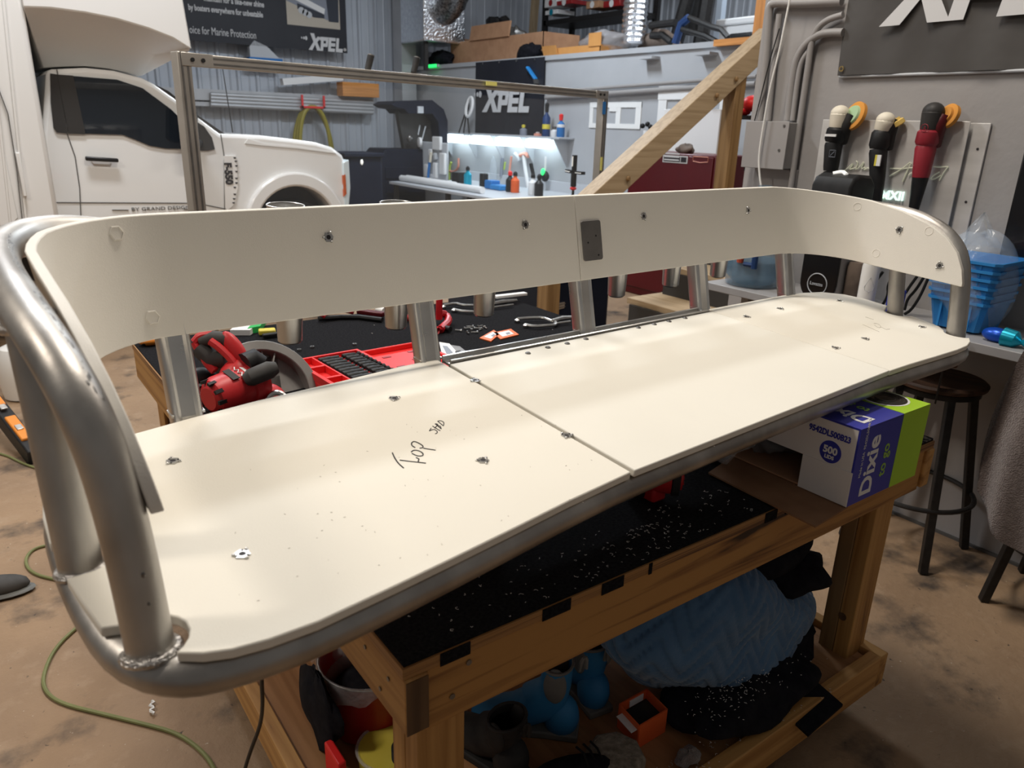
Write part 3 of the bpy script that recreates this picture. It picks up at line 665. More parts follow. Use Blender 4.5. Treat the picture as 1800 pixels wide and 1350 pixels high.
MB().tube(smooth_open([A(343, 602, d0+.02), A(352, 618, d0+.02), A(366, 640, d0+.02), A(378, 652, d0+.02)], 1), [.012]*6, 10).tube(smooth_open([A(343, 602, d0+.02), A(352, 591, d0+.02), A(375, 588, d0+.02)], 1), .013, 10).tube(smooth_open([A(370, 600, d0), A(385, 610, d0), A(408, 632, d0), A(418, 650, d0)], 1), .011, 10).build('handle_frame', 'tool_red', sw)
MB().tube([A(352, 600, d0+.02), A(375, 594, d0+.02), A(398, 596, d0+.02), A(410, 612, d0+.02)], [.014, .020, .021, .017], 12).tube([A(352, 612, d0+.03), A(372, 632, d0+.03), A(398, 630, d0+.03)], .026, 12).build('grip', 'rubber_grey', sw)
MB().ell(A(413, 612, d0+.01), .026, .014, .052, (RGT, FWD, (DWN*-1-RGT*.55).normalized())).build('trigger_guard', 'tool_red', sw)
gc = A(468, 690, d0+.11); gn = (axn*.55-FWD*.8).normalized(); gu = (Vector((0, 0, 1))-gn*gn.z).normalized(); gr = gu.cross(gn)
R = .150
poly = [(R*math.cos(math.radians(q)), R*math.sin(math.radians(q))) for q in range(-25, 146, 9)]
inn = [(R*.80*math.cos(math.radians(q)), R*.80*math.sin(math.radians(q))) for q in range(145, -26, -9)]
MB().prism(poly+inn, gc, gr, gu, gn, -.022, .022).prism([(x*.985, y*.985) for x, y in poly]+[(R*.1, -.05), (-R*.5, .02)], gc, gr, gu, gn, -.022, -.012).build('blade_guard', 'sawguard_grey', sw, bev=.003)
for q in (60, 78, 96, 114, 132):
    d_ = gr*math.cos(math.radians(q))+gu*math.sin(math.radians(q)); MB().ob(gc+d_*R*.66, d_*R*.17, gn*.014, d_.cross(gn)*.002).build('guard_rib', 'sawguard_grey', sw)
MB().tube([A(432, 668, d0-.03), A(440, 664, d0-.03), A(474, 650, d0-.01), A(486, 646, d0)], [.016, .023, .024, .016], 16).build('front_knob', 'rubber_grey', sw)
MB().tube([A(430, 640, d0), A(446, 632, d0+.02), A(462, 640, d0+.03)], [.03, .03, .022], 12).build('neck', 'black_plastic', sw)
c = A(487, 706, d0+.02); MB().tube([c+(RGT*math.cos(2*pi*k/20)-DWN*math.sin(2*pi*k/20))*.024 for k in range(20)], .008, 8, closed=True).build('depth_lever', 'steel', sw)
MB().ob(hz(455, 735, .9)+Vector((0.02, .06, .006)), RGT*.12, Vector((-.6, .8, 0))*.07, Vector((0, 0, .004))).build('shoe_plate', 'sawguard_grey', sw)
MB().ell(A(352, 668, d0+.06), .045, .03, .035).build('battery', 'black_plastic', sw)

# ------------------------------------------------------------------ socket case with sockets
zc = .945
Pa, Pb, Pd = hz(512, 633, zc), hz(628, 613, zc), hz(730, 600, zc-.012)
cu = (Pb-Pa); cu.z = 0; Lb = cu.length; cu.normalize(); cv = Vector((cu.y, -cu.x, 0)); up = Vector((0, 0, 1))
Pa = Pa.copy(); Pa.z = .902
Wc = .34
cs = thing('socket_case', Pa+cu*Lb, 'open red plastic socket tray lying on the black carpet', 'tool case')
def cbox(mb, a0, a1, b0, b1, z0, z1): return mb.ob(Pa+cu*((a0+a1)/2)+cv*((b0+b1)/2)+up*((z0+z1)/2), cu*((a1-a0)/2), cv*((b1-b0)/2), up*((z1-z0)/2))
base = cbox(MB(), 0, Lb, 0, Wc, 0, .022).build('case_tray', 'case_red', cs, bev=.004)
rim = MB()
for q in ((0, Lb, 0, .010), (0, Lb, Wc-.01, Wc), (0, .012, .011, Wc-.011), (Lb-.010, Lb, .011, Wc-.011), (.060, .066, .011, Wc-.011)): cbox(rim, *q, .022, .043)
for b0 in (.095, .205): cbox(rim, .013, .059, b0, b0+.012, .022, .043)
for k in range(12): cbox(rim, .067, Lb-.011, .02+k*.0265, .023+k*.0265, .022, .034)
rim.build('case_divider', 'case_red', cs)
Ll = (Pd-Pb).length
lid = cbox(MB(), Lb+.004, Lb+Ll, 0, Wc, .004, .016).build('case_lid', 'case_red', cs, bev=.004)
rm = MB()
for q in ((Lb+.004, Lb+Ll, 0, .010), (Lb+.004, Lb+Ll, Wc-.01, Wc), (Lb+.004, Lb+.014, 0, Wc), (Lb+Ll-.012, Lb+Ll, 0, Wc)): cbox(rm, *q, .016, .034)
rm.build('case_lid_rim', 'case_red', cs, bev=.003)
sl = cbox(MB(), 0, 0, 0, 0, 0, 0)
for a0, b0 in ((.06, .05), (.16, .04), (.13, .12), (.05, .16), (.2, .05), (.2, .14), (.12, .22)):
    cbox(MB(), Lb+a0, Lb+a0+.028, b0, b0+.014, .016, .0175).build('case_slot', 'bucket_red', lid)
k = 0; proto = None
colw = [(.069, .075), (.148, .052), (.205, .085)]
for ci, (a0, ln) in enumerate(colw):
    if a0+ln > Lb-.012: ln = Lb-.014-a0
    for r in range(11):
        rr_ = .0100+.0002*r
        p = Pa+cu*(a0+.004)+cv*(.034+r*.0265)+up*(.0355)
        L_ = ln-.008
        lb_ = '%s black impact socket from the back in the %s column of the red tray' % (('first', 'second', 'third', 'fourth', 'fifth', 'sixth', 'seventh', 'eighth', 'ninth', 'tenth', 'eleventh')[r], ('left', 'middle', 'right')[ci])
        sk = MB().lathe([(rr_*.62, 0), (rr_*.9, .001), (rr_, .003), (rr_, L_*.55), (rr_*.9, L_*.6), (rr_*.9, L_-.001), (rr_*.6, L_), (rr_*.5, L_-.006)], p, cu, 12).build('impact_socket', 'black_plastic')
        tag(sk, lb_, 'socket', 'black impact sockets in the red tray')
# small tools on the carpet
def on_top(x, y, dz=0): p = hz(x, y, .9); p.z = .901+dz; return p
sq = lambda pts: [on_top(*p) for p in pts]
def flat(name, q, mat, label, cat, th=.003, group=None, parent=None):
    c = sq(q); mb = MB(); n = len(c); mb.add(c+[p+up*th for p in c], [tuple(range(n)), tuple(range(n, 2*n))]+[(i, (i+1) % n, n+(i+1) % n, n+i) for i in range(n)])
    o = mb.build(name, mat, parent)
    if label: tag(o, label, cat, group)
    return o
def sachet(q, lab):
    t = thing('product_sachet', on_top(*q[0]), lab, 'sachet', 'orange sachets on the carpet')
    flat('sachet_body', q, 'sachet', None, None, .004, parent=t)
    cx, cy = sum(p[0] for p in q)/4, sum(p[1] for p in q)/4
    r = [(cx+(p[0]-cx)*.62, cy+(p[1]-cy)*.62) for p in q]; f = flat('sachet_print', r, 'label_white', None, None, .0052, parent=t)
    r = [(cx+(p[0]-cx)*.2+4, cy+(p[1]-cy)*.25) for p in q]; flat('sachet_print', r, 'photo_steel', None, None, .0058, parent=t)
sachet(((843, 596), (868, 582), (878, 589), (863, 602)), 'small orange and white sachet, the left one beside the bolts')
sachet(((866, 587), (898, 580), (912, 590), (880, 598)), 'small orange and white sachet lying partly over the other one')
# locking C-clamps
def cclamp(name, lab, U, Lw, gripp, mat='steel'):
    t = thing(name, on_top(*U[0]), lab, 'clamp', 'locking clamps on the bench')
    MB().tube(smooth_open([on_top(*p, .014) for p in U], 1), .0065, 8).build('upper_jaw', mat, t)
    MB().tube(smooth_open([on_top(*p, .010) for p in Lw], 1), .0065, 8).build('lower_jaw', mat, t)
    MB().tube([on_top(*p, .014) for p in gripp], [.008, .011, .007], 8).build('grip_handle', mat, t)
    MB().tube([on_top(gripp[0][0], gripp[0][1]+4, .01), on_top(gripp[2][0]-6, gripp[2][1]+6, .010)], .005, 8).build('release_lever', mat, t)
    for p in (U[0], Lw[0]): q = on_top(*p); MB().lathe([(.008, 0), (.012, .003), (.012, .010), (.006, .016)], q, (0, 0, 1), 12).build('swivel_pad', mat, t)
cclamp('locking_clamp', 'silver locking C-clamp lying right of the orange sachets', [(909, 567), (935, 565), (955, 565), (970, 571)], [(924, 576), (940, 579), (962, 577), (978, 576), (975, 568)], [(972, 570), (988, 566), (1008, 564)])
cclamp('locking_clamp', 'silver locking C-clamp lying behind the third cup', [(779, 543), (800, 539), (815, 543), (832, 543)], [(798, 549), (815, 552), (838, 553), (850, 550)], [(850, 543), (882, 537), (908, 534)])
# loose fasteners
gi = 0
for i, (x, y) in enumerate(((810, 583), (818, 579), (822, 586), (828, 582), (835, 579), (841, 576), (846, 580), (838, 586), (852, 577), (830, 576))):
    p = on_top(x, y, .004); a = random.random()*6.28; d_ = Vector((math.cos(a), math.sin(a), 0))
    t = thing('machine_bolt', p, 'small steel bolt in the pile left of the orange sachets', 'bolt', 'loose bolts piled on the carpet')
    MB().cyl(p, p+d_*.022, .0028, n=8).build('bolt_shank', 'steel', t); MB().lathe([(.0055, 0), (.0055, .005)], p, -d_, 6).build('bolt_head', 'steel', t, smooth=False)
for x, y, l in ((502, 622, 'steel nut lying left of the leftmost cup foot'), (514, 621, 'steel nut just below the leftmost cup'), (526, 617, 'round steel washer nut beside the red tray corner'), (623, 607, 'tiny bright nut lying just behind the red tray'), (549, 612, 'tiny dull nut on the bare carpet behind the tray')):
    tag(MB().lathe([(.004, 0), (.008, 0), (.008, .006), (.004, .006), (.004, 0)], on_top(x, y), (0, 0, 1), 6, cap=False).build('hex_nut', 'steel', smooth=False), l, 'nut')
# blister packed blades beside the case
t = thing('blade_pack', on_top(800, 630), 'clear blister pack with white and black card beside the red lid', 'blister pack')
flat('pack_shell', ((776, 607), (808, 612), (826, 626), (800, 640)), 'printed_clear', None, None, .006, parent=t)
flat('pack_card', ((772, 605), (790, 608), (806, 626), (780, 640)), 'label_white', None, None, .0075, parent=t)
flat('pack_print', ((800, 622), (809, 620), (813, 630), (803, 634)), 'ink', None, None, .0085, parent=t)
flat('pack_print', ((778, 612), (786, 613), (796, 624), (786, 628)), 'photo_steel', None, None, .0085, parent=t)
# red clamps lying behind the seat
t = thing('red_bar_clamp', on_top(600, 562), 'red trigger clamp lying on the carpet between the first two cups', 'clamp')
MB().tube(smooth_open([on_top(566, 566, .02), on_top(575, 562, .03), on_top(600, 556, .03), on_top(622, 557, .02)], 1), .012, 10).build('clamp_arm', 'clamp_red', t)
MB().tube([on_top(560, 566, .012), on_top(600, 562, .010), on_top(632, 562, .010), on_top(672, 567, .010)], .010, 8).build('clamp_bar', 'black_plastic', t)
MB().beam(on_top(630, 556, .02), on_top(675, 562, .02), .03, .018).build('clamp_grip', 'cabinet_red', t, bev=.004)
MB().cyl(on_top(664, 553, .02), on_top(676, 556, .02), .014).build('clamp_pad', 'white_plastic', t)
t = thing('red_frame_clamp', on_top(770, 580), 'bright red bent tube clamp standing behind the second seat post', 'clamp')
MB().tube(smooth_open([on_top(712, 566, .014), on_top(740, 563, .014), on_top(768, 590, .014), on_top(776, 584, .014)], 1), .013, 10).tube(smooth_open([on_top(774, 586, .014), on_top(790, 574, .02), on_top(784, 566, .03), on_top(772, 573, .05)], 1), .015, 10).tube(smooth_open([on_top(772, 575, .03), on_top(772, 575, .10), on_top(776, 572, .19)], 1), .013, 10).build('clamp_tube', 'clamp_red', t)
MB().lathe([(.008, 0), (.011, .001), (.011, .03)], on_top(781, 583, .014), (.3, -.95, 0), 12).build('tube_end', 'black_plastic', t)
# yellow tool and bag between the saw and the leftmost cup
t = thing('yellow_knife', on_top(468, 592), 'yellow and black utility tool behind the saw guard', 'hand tool')
MB().beam(on_top(455, 590, .012), on_top(485, 588, .012), .035, .02).build('tool_body', 'yellow_plastic', t, bev=.005)
MB().beam(on_top(462, 596, .010), on_top(492, 592, .010), .02, .014).build('tool_grip', 'black_plastic', t, bev=.004)
t = thing('product_bag', on_top(425, 582), 'white and green plastic product bag just behind the saw', 'bag')
flat('bag_body', ((405, 590), (425, 573), (470, 566), (440, 590)), 'label_white', None, None, .02, parent=t)
flat('bag_print', ((436, 588), (452, 570), (472, 564), (458, 584)), 'green_print', None, None, .022, parent=t)
tag(MB().beam(hz(870, 522, .93), hz(924, 516, .93), .03, .012).build('white_trim_strip', 'white_paint', bev=.002), 'flat white strip lying at the back of the bench behind the third cup', 'trim strip')
t = thing('orange_tape_measure', on_top(262, 612), 'orange plastic tool lying left of the first seat post', 'hand tool')
MB().ell(on_top(266, 606, .015), .04, .03, .018).build('tool_body', 'orange_plastic', t); MB().ell(on_top(254, 608, .012), .012, .02, .012).build('tool_tip', 'black_plastic', t)
# drill lying under the hatch
t = thing('cordless_drill', hz(1165, 885, .9), 'red cordless tool poking out from under the seat hatch', 'power tool')
p0, p1 = hz(1112, 872, .9)+up*.062, hz(1186, 880, .9)+up*.062; ax = (p1-p0).normalized()
MB().lathe([(.02, 0), (.040, .01), (.043, .06), (.043, (p1-p0).length-.012)], p0, ax, 20).build('drill_body', 'tool_red', t)
MB().lathe([(.036, 0), (.046, .002), (.046, .016), (.036, .018)], p1-ax*.012, ax, 24).build('rubber_ring', 'black_rubber', t)
cp = MB().lathe([(.034, 0), (.033, .006), (.02, .008)], p1+ax*.004, ax, 20).build('end_cap', 'tool_red', t)
u, v = ortho(ax)
for k in range(3): MB().ob(p1+ax*.0125+v*(.012*(k-1)), u*.02, v*.002, ax*.001).build('cap_vent', 'clamp_red', cp)
MB().beam(p0+ax*.02, p0+ax*.01-up*.055, .04, .05, (1, 0, 0)).build('drill_foot', 'black_plastic', t, bev=.006)
MB().beam(p1-ax*.05-up*.02, p1-ax*.05-up*.06, .05, .04, (1, 0, 0)).build('drill_base', 'tool_red', t, bev=.006)
# cardboard sheet, carton of lids, plastic bags
c = [hz(1245, 833, .903), hz(1433, 928, .903), hz(1490, 893, .903), hz(1330, 775, .903)]
tag(MB().add(c+[p+up*.004 for p in c], [(0, 1, 2, 3), (4, 5, 6, 7), (0, 1, 5, 4), (1, 2, 6, 5), (2, 3, 7, 6), (3, 0, 4, 7)]).build('cardboard_sheet', 'card_sheet'), 'brown cardboard sheet under the lid carton, overhanging the bench edge', 'cardboard')
bx0, bx1, by0, by1, bz0, bz1 = 1.392, 1.668, .704, 1.12, .909, 1.083
cx_ = thing('lid_carton', (1.53, .91, bz0), 'white, blue and green carton of disposable cup lids under the right end of the seat', 'carton')
bs = MB(); bs.box(bx0+.004, bx1, by0+.004, by1, bz0, bz0+.004); bs.build('carton_bottom', 'card', cx_)
MB().box(bx0+.0045, bx1-.0045, by1-.004, by1, bz0, bz1-.0045).build('carton_back', 'box_white', cx_); MB().box(bx1-.004, bx1, by0+.0045, by1, bz0, bz1-.0045).build('carton_side', 'box_white', cx_)
MB().box(bx0, bx0+.004, by0+.0045, by1, .985, bz1-.0045).build('carton_side', 'box_white', cx_)
MB().box(bx0-.002, bx0+.003, by0, by0+.115, bz0, .986).build('carton_flap', 'box_white', cx_)
MB().box(bx0-.0003, bx1, by0-.0003, by0+.004, bz0, bz1-.0045).build('carton_front', 'box_blue', cx_)
MB().box(bx0+.165, bx1+.001, by0-.0008, by0, bz0, bz1).build('green_print', 'box_green', cx_)
MB().box(bx0-.0004, bx1+.0004, by0-.0004, by1+.0004, bz1-.004, bz1).build('carton_top', 'box_blue', cx_)
MB().box(bx0+.165, bx1+.001, by0-.0008, by1, bz1, bz1+.0008).build('green_print', 'box_green', cx_)
MB().lathe([(.052, .0008), (.052, .0014)], (bx0+.222, by0+.075, bz1), (0, 0, 1), 32).build('lid_print', 'label_white', cx_)
MB().lathe([(.047, .0012), (.047, .0018)], (bx0+.222, by0+.075, bz1), (0, 0, 1), 32).build('lid_print', 'lid_brown', cx_)
for r in (.022, .032, .04): MB().tube([(bx0+.222+r*math.cos(2*pi*k/28), by0+.075+r*math.sin(2*pi*k/28), bz1+.0022) for k in range(28)], .0007, 4, closed=True).build('lid_print', 'dark_steel', cx_)
lx = bx0-.0005
text('9542DL500B23', 'carton_text', 'box_blue', cx_, (lx, by0+.112, bz1-.037), (0, -1, 0), (0, 0, 1), .0185, .0004, .0006, xs=.82)
MB().lathe([(.0245, -.001), (.0245, .0008)], (bx0, by0+.056, bz1-.070), (-1, 0, 0), 32).build('round_print', 'box_blue', cx_)
text('500', 'carton_text', 'label_white', cx_, (lx-.0010, by0+.056, bz1-.073), (0, -1, 0), (0, 0, 1), .0215, .0004, .0008, 'CENTER')
text('LIDS', 'carton_text', 'label_white', cx_, (lx-.0010, by0+.056, bz1-.085), (0, -1, 0), (0, 0, 1), .011, .0004, .0004, 'CENTER')
fy = by0-.0004
text('Dixie', 'carton_text', 'label_white', cx_, (bx0+.082, fy, bz0+.010), (0, 0, 1), (-1, 0, 0), .062, .0004, .0014, xs=1.02)
text('to go', 'carton_text', 'print_green', cx_, (bx0+.128, fy, bz0+.040), (0, 0, 1), (-1, 0, 0), .036, .0004, .0006)
text('Made in USA  9542DL500B23', 'carton_text', 'print_white', cx_, (bx0+.03, fy, bz0+.060), (0, 0, 1), (-1, 0, 0), .011, .0004)
zt_ = bz1+.0003
text('Dixie', 'carton_text', 'label_white', cx_, (bx0+.076, by0+.012, zt_), (0, 1, 0), (-1, 0, 0), .058, .0004, .0014)
text('to go', 'carton_text', 'print_green', cx_, (bx0+.125, by0+.05, zt_), (0, 1, 0), (-1, 0, 0), .034, .0004, .0004)
def crumple(name, c, r, mat, lab, cat, seed, n=20, m=12, amp=.28, ax=None):
    rnd = random.Random(seed); ph = [(rnd.uniform(2, 5), rnd.uniform(0, 6.28), rnd.uniform(2, 5), rnd.uniform(0, 6.28)) for _ in range(4)]
    def f(th, p): return 1+amp*sum(math.sin(a*th+b)*math.cos(round(cc)*p+d_) for a, b, cc, d_ in ph)/2.2
    o = MB().ell(c, r[0], r[1], r[2], ax, n, m, f).build(name, mat, ang=80)
    mn = min(v.co.z for v in o.data.vertices)
    return tag(o, lab, cat) if lab else o
crumple('clear_plastic_bag', (1.36, 1.03, .955), (.10, .075, .045), 'bag_clear', 'crumpled clear plastic bag under the seat, left of the lid carton', 'plastic bag', 3)
crumple('clear_plastic_bag', (1.52, .98, .945), (.09, .07, .036), 'bag_dull', 'crumpled dull plastic bag stuffed inside the open lid carton', 'plastic bag', 5)
tag(MB().box(1.50, 1.62, 1.12, 1.22, .903, 1.02).build('dark_tool_pouch', 'black_cloth', bev=.02), 'black pouch on the bench behind the lid carton', 'pouch')
# wooden block that carries the left end of the seat
tag(MB().box(.62, .72, 1.0, 1.22, .902, 1.095).build('support_block', 'pine_z', bev=.003), 'pine block propping the left half of the seat on the bench', 'wood block')
# ================================================================== UNDER THE BENCH
ZS = .204
def on_shelf(x, y, dz=0): p = hz(x, y, ZS); p.z = ZS+dz; return p
t = thing('metal_bucket', (.64, 1.43, ZS), 'red metal bucket with a clear plastic liner on the lower shelf', 'bucket')
bc = Vector((.64, 1.43, ZS))
MB().lathe([(.10, 0), (.108, .004), (.122, .178), (.125, .182), (.122, .184), (.118, .178), (.104, .008), (.001, .006)], bc, (0, 0, 1), 40).build('bucket_body', 'bucket_red', t)
MB().tube([bc+Vector((.124*math.cos(2*pi*k/40), .124*math.sin(2*pi*k/40), .182)) for k in range(40)], .003, 8, closed=True).build('bucket_rim', 'steel', t)
rows = []
for k in range(49):
    a = 2*pi*k/48; dr = .035+.014*math.sin(5*a+1)+.008*math.sin(11*a)
    rows.append([bc+Vector((math.cos(a)*r, math.sin(a)*r, z)) for r, z in ((.09, .05), (.114, .12), (.121, .186), (.129, .190), (.131+.004*math.sin(9*a), .184-dr))])
MB().grid(rows).build('liner_bag', 'bag_dull', t, ang=80)
MB().ell(bc+Vector((0, 0, .075)), .10, .10, .05, n=20).build('bucket_contents', 'black_cloth', t)
rows = []
for i in range(9):
    q = i/8; rows.append([A(552+q*95+8*math.sin(j*.9+q*3), 1190-q*20-j*(6+q*9), 1.93+.02*math.sin(j+3*q)) for j in range(8)])
tag(MB().grid(rows).build('plastic_film_sheet', 'bag_clear', ang=80), 'crumpled clear film hanging above the red bucket', 'plastic film')
crumple('black_refuse_bag', bc+Vector((-.145, -.02, .11)), (.022, .11, .10), 'black_cloth', 'black plastic bag slumped left of the red bucket', 'plastic bag', 8)
tag(MB().ob(bc+Vector((-.16, -.15, .05)), Vector((.01, 0, 0)), Vector((0, .04, 0)), Vector((0, 0, .045))).build('red_carton', 'bright_red', bev=.004), 'bright red carton edge left of the yellow tub on the shelf', 'carton')
t = thing('yellow_tub', on_shelf(675, 1345), 'round yellow tub with a clear rim in front of the red bucket', 'tub')
yc = on_shelf(690, 1352)+Vector((0, .02, 0))
MB().lathe([(.060, 0), (.068, .004), (.070, .05), (.060, .052), (.002, .05)], yc, (0, 0, 1), 32).build('tub_body', 'yellow_plastic', t)
MB().tube([yc+Vector((.072*math.cos(2*pi*k/32), .072*math.sin(2*pi*k/32), .052)) for k in range(32)], .004, 8, closed=True).build('tub_rim', 'bag_clear', t)
MB().ob(bc+Vector((.13, .25, .1)), Vector((.08, 0, 0)), Vector((0, .06, 0)), Vector((0, 0, .1))).build('storage_carton', 'card_sheet', None, bev=.003)
tag(bpy.data.objects['storage_carton'], 'plain brown carton standing behind the red bucket', 'carton')
t = thing('ribbed_black_roll', on_shelf(705, 1345, .05), 'short ribbed black roll standing against the front leg', 'roll')
p = on_shelf(712, 1358)+Vector((.0, -.005, 0)); mb = MB(); pr = []
for i in range(14): pr += [(.030, i*.006), (.0325, i*.006+.003)]
MB().lathe(pr, p, (0, 0, 1), 24).build('roll_body', 'black_rubber', t)
# boots
def boot(base, fwd, L, h, lab, m1, m2, group=None, rs=.034):
    """sole, shaft and gusset of an ankle boot: base = heel on the shelf, fwd = toe direction"""
    fwd = Vector(fwd).normalized(); sd = Vector((-fwd.y, fwd.x, 0)); t = thing('rubber_boot', base, lab, 'boot', group)
    secs = [(0, .034, .05, .045), (.10, .038, .058, .05)]
    rows = []
    # loft of sections from toe to heel then up the shaft
    sec = [(1.0, .030, .020, .012), (.93, .045, .036, .018), (.75, .056, .048, .030), (.55, .060, .048, .050)]
    for (u, z, w, hh) in ((1.0, .022, .010, .014), (.96, .026, .030, .022), (.82, .034, .042, .032), (.62, .046, .044, .044), (.48, .062, .042, .058)):
        c = base+fwd*(L*u)+up*z; rows.append([c+sd*(w*math.cos(2*pi*k/18))+up*(hh*math.sin(2*pi*k/18)) for k in range(19)])
    for (u, z, dx, w) in ((.36, .085, .085, .044), (.26, .115, .072, .044), (.22, .15, .068, .046), (.22, h*.85, .07, .048), (.22, h, .072, .050)):
        c = base+fwd*(L*u)+up*z; rows.append([c+sd*(w*math.cos(2*pi*k/18))+(fwd*.55*dx/.07*.07+up*(.06-z*.3 if z < .12 else 0))*math.sin(2*pi*k/18) + fwd*0 for k in range(19)])
    mb = MB().grid(rows); mb.f.append(tuple(range(18, -1, -1))); mb.build('boot_upper', m1, t, ang=80)
    MB().ell(base+fwd*(L*.16)+up*.05, L*.17, .042, .06, (fwd, sd, up)).build('boot_heel', m1, t)
    MB().prism([(L*a, b) for a, b in ((-.01, -.036), (.3, -.036), (.6, -.044), (.9, -.036), (1.02, 0), (.9, .036), (.6, .044), (.3, .036), (-.01, .036))], base, fwd, sd, up, 0, .02).build('boot_sole', 'boot_grey' if m1 == 'boot_blue' else 'black_rubber', t, bev=.004)
    for sg in (-1, 1):
        MB().ell(base+fwd*(L*.22)+sd*(sg*.040)+up*(h*.80), .028, .011, h*.24, (fwd, sd, up)).build('elastic_gusset', m2, t)
    q = base+fwd*(L*.02)+up*(h*1.0); MB().tube(smooth_open([q-up*.02, q+up*.018-fwd*.006, q+up*.022-fwd*.016, q-up*.01-fwd*.016], 1), .005, 6).build('pull_tab', m2, t)
    c = base+fwd*(L*.22)+up*h; MB().tube([c+sd*(.050*math.cos(2*pi*k/24))+fwd*(.039*math.sin(2*pi*k/24)) for k in range(24)], .004, 6, closed=True).build('boot_collar', m2, t)
boot(Vector((1.035, 1.085, ZS)), (-.70, .71, 0), .27, .21, 'blue rubber ankle boot with grey elastic, toe pointing left, on the shelf', 'boot_blue', 'boot_grey')
boot(Vector((1.125, 1.095, ZS)), (.15, .98, 0), .27, .19, 'blue rubber ankle boot with grey elastic, seen from behind its heel', 'boot_blue', 'boot_grey')
boot(Vector((.83, 1.035, ZS)), (-.2, .98, 0), .26, .16, 'worn black rubber boot standing right of the front left leg', 'black_rubber', 'black_rubber')
# low black shoe
t = thing('black_trainer', on_shelf(960, 1345), 'low black laced shoe in the dark between the boots and the stone', 'shoe')
c = Vector((.915, .965, ZS))
MB().ell(c+up*.04, .11, .042, .045, (Vector((.93, -.35, 0)), Vector((.35, .93, 0)), up)).build('shoe_upper', 'black_cloth', t)
MB().ell(c+up*.010, .118, .046, .012, (Vector((.93, -.35, 0)), Vector((.35, .93, 0)), up)).build('shoe_sole', 'black_rubber', t)
for k in range(3): MB().tube([c+up*(.078)+Vector((.02+.022*k, -.03, -.004*k)), c+up*(.088)+Vector((.03+.022*k, .0, -.006*k)), c+up*.078+Vector((.035+.022*k, .03, -.004*k))], .003, 6).build('shoe_lace', 'black_plastic', t)
tag(MB().lathe([(.055, 0), (.070, .012), (.072, .05), (.060, .064), (.002, .066)], Vector((1.03, .945, ZS)), (0, 0, 1), 8).build('octagonal_stone', 'rock', smooth=False, bev=.006), 'grey octagonal concrete stone at the front of the shelf', 'stone')
t = thing('orange_parts_carton', Vector((1.24, .93, ZS)), 'small open orange carton of dark parts at the front of the shelf', 'carton')
o = Vector((1.125, .965, ZS)); e1 = Vector((.97, .0, 0)); e2 = Vector((.12, .99, 0))
for n_, c_, a_, b_ in (('carton_side', o+e1*.05, e1*.05, e2*.002), ('carton_side', o+e1*.05+e2*.08, e1*.05, e2*.002), ('carton_side', o+e2*.04, e1*.002, e2*.04), ('carton_side', o+e1*.1+e2*.04, e1*.002, e2*.04)):
    MB().ob(c_+up*.035, a_, b_, up*.035).build(n_, 'carton_orange', t)
MB().ob(o+e1*.05+e2*.04+up*.022, e1*.048, e2*.038, up*.02).build('carton_contents', 'black_rubber', t)
MB().ob(o+e1*.06+e2*.077+up*.055, e1*.025, e2*.001, up*.010).build('carton_label', 'label_white', t)
MB().ob(o-e1*.012+e2*.035+up*.055, e1*.010, e2*.03, up*.001).build('carton_flap', 'label_white', t)
crumple('white_glove', (1.19, .862, ZS+.024), (.035, .022, .018), 'towel', 'pale knitted glove lying on the shelf edge right of the orange carton', 'glove', 4)
# quilted moving blanket
rnd = random.Random(5)
def quilt(th, ph):
    u_, v_ = ph*3.2, th*3.4
    zig = abs((v_+abs(((u_*1.5) % 2)-1)*1.6) % 1.0-.5)*2
    fold = .09*math.sin(2*ph+.6)+.07*math.sin(3*ph+2*th)+.07*math.cos(3*th+ph)+.05*math.sin(5*th-2*ph)
    return 1+fold+.035*min(1, zig*2.0)
q = MB().ell((1.49, 1.08, .40), .37, .22, .19, (Vector((.95, -.06, -.25)).normalized(), Vector((.06, .99, 0)), Vector((.25, 0, .95)).normalized()), 224, 150, quilt).build('moving_blanket', 'quilt_blue', ang=85)
tag(q, 'big bundled blue quilted moving blanket on the lower shelf', 'blanket')
crumple('blue_blanket_roll', (1.74, 1.22, .42), (.075, .14, .19), 'quilt_blue', 'darker rolled end of a blue blanket beside the right leg', 'blanket', 9, amp=.12)
crumple('black_fleece', (1.62, 1.04, .565), (.17, .12, .07), 'black_cloth', 'folded black fleece lying on top of the blue blanket', 'cloth', 12, amp=.2)
crumple('black_fleece', (1.70, .96, .50), (.10, .08, .05), 'black_cloth', 'black sleeve hanging over the right side of the blue blanket', 'cloth', 14, amp=.2)
tag(MB().tube([(1.37, .99, .68), (1.36, .965, .64), (1.355, .96, .60)], .014, 8).build('blue_strap', 'boot_blue'), 'short light blue strap hanging beside the black fleece', 'strap')
crumple('black_bag', (1.47, .925, ZS+.050), (.25, .12, .050), 'black_cloth', 'flattened black bag dusted with shavings under the blue blanket', 'bag', 21, n=40, m=20, amp=.22)
crumple('black_bag', (1.70, 1.0, ZS+.05), (.14, .1, .05), 'black_cloth', 'crumpled black bag at the foot of the right leg', 'bag', 22, amp=.25)
MB().ob((1.60, .815, .215), Vector((.075, .0, .01)), Vector((0, .06, .012)), Vector((0, 0, .004))).build('bag_flap', 'black_cloth', bpy.data.objects['black_bag.001'])
mb = MB()
for i in range(160):
    x, y = random.gauss(1.40, .08), random.gauss(.885, .025); a = random.random()*6.28
    z = ZS+.055+.052*1.1*math.sqrt(max(0, 1-((x-1.47)/.28)**2-((y-.925)/.14)**2))+.004
    mb.tube([(x, y, z), (x+.004*math.cos(a), y+.004*math.sin(a), z+.0008)], .0007, 4)
tag(mb.build('white_dust', 'swarf'), 'white plastic dust sprinkled over the black bag', 'shavings', kind='stuff')
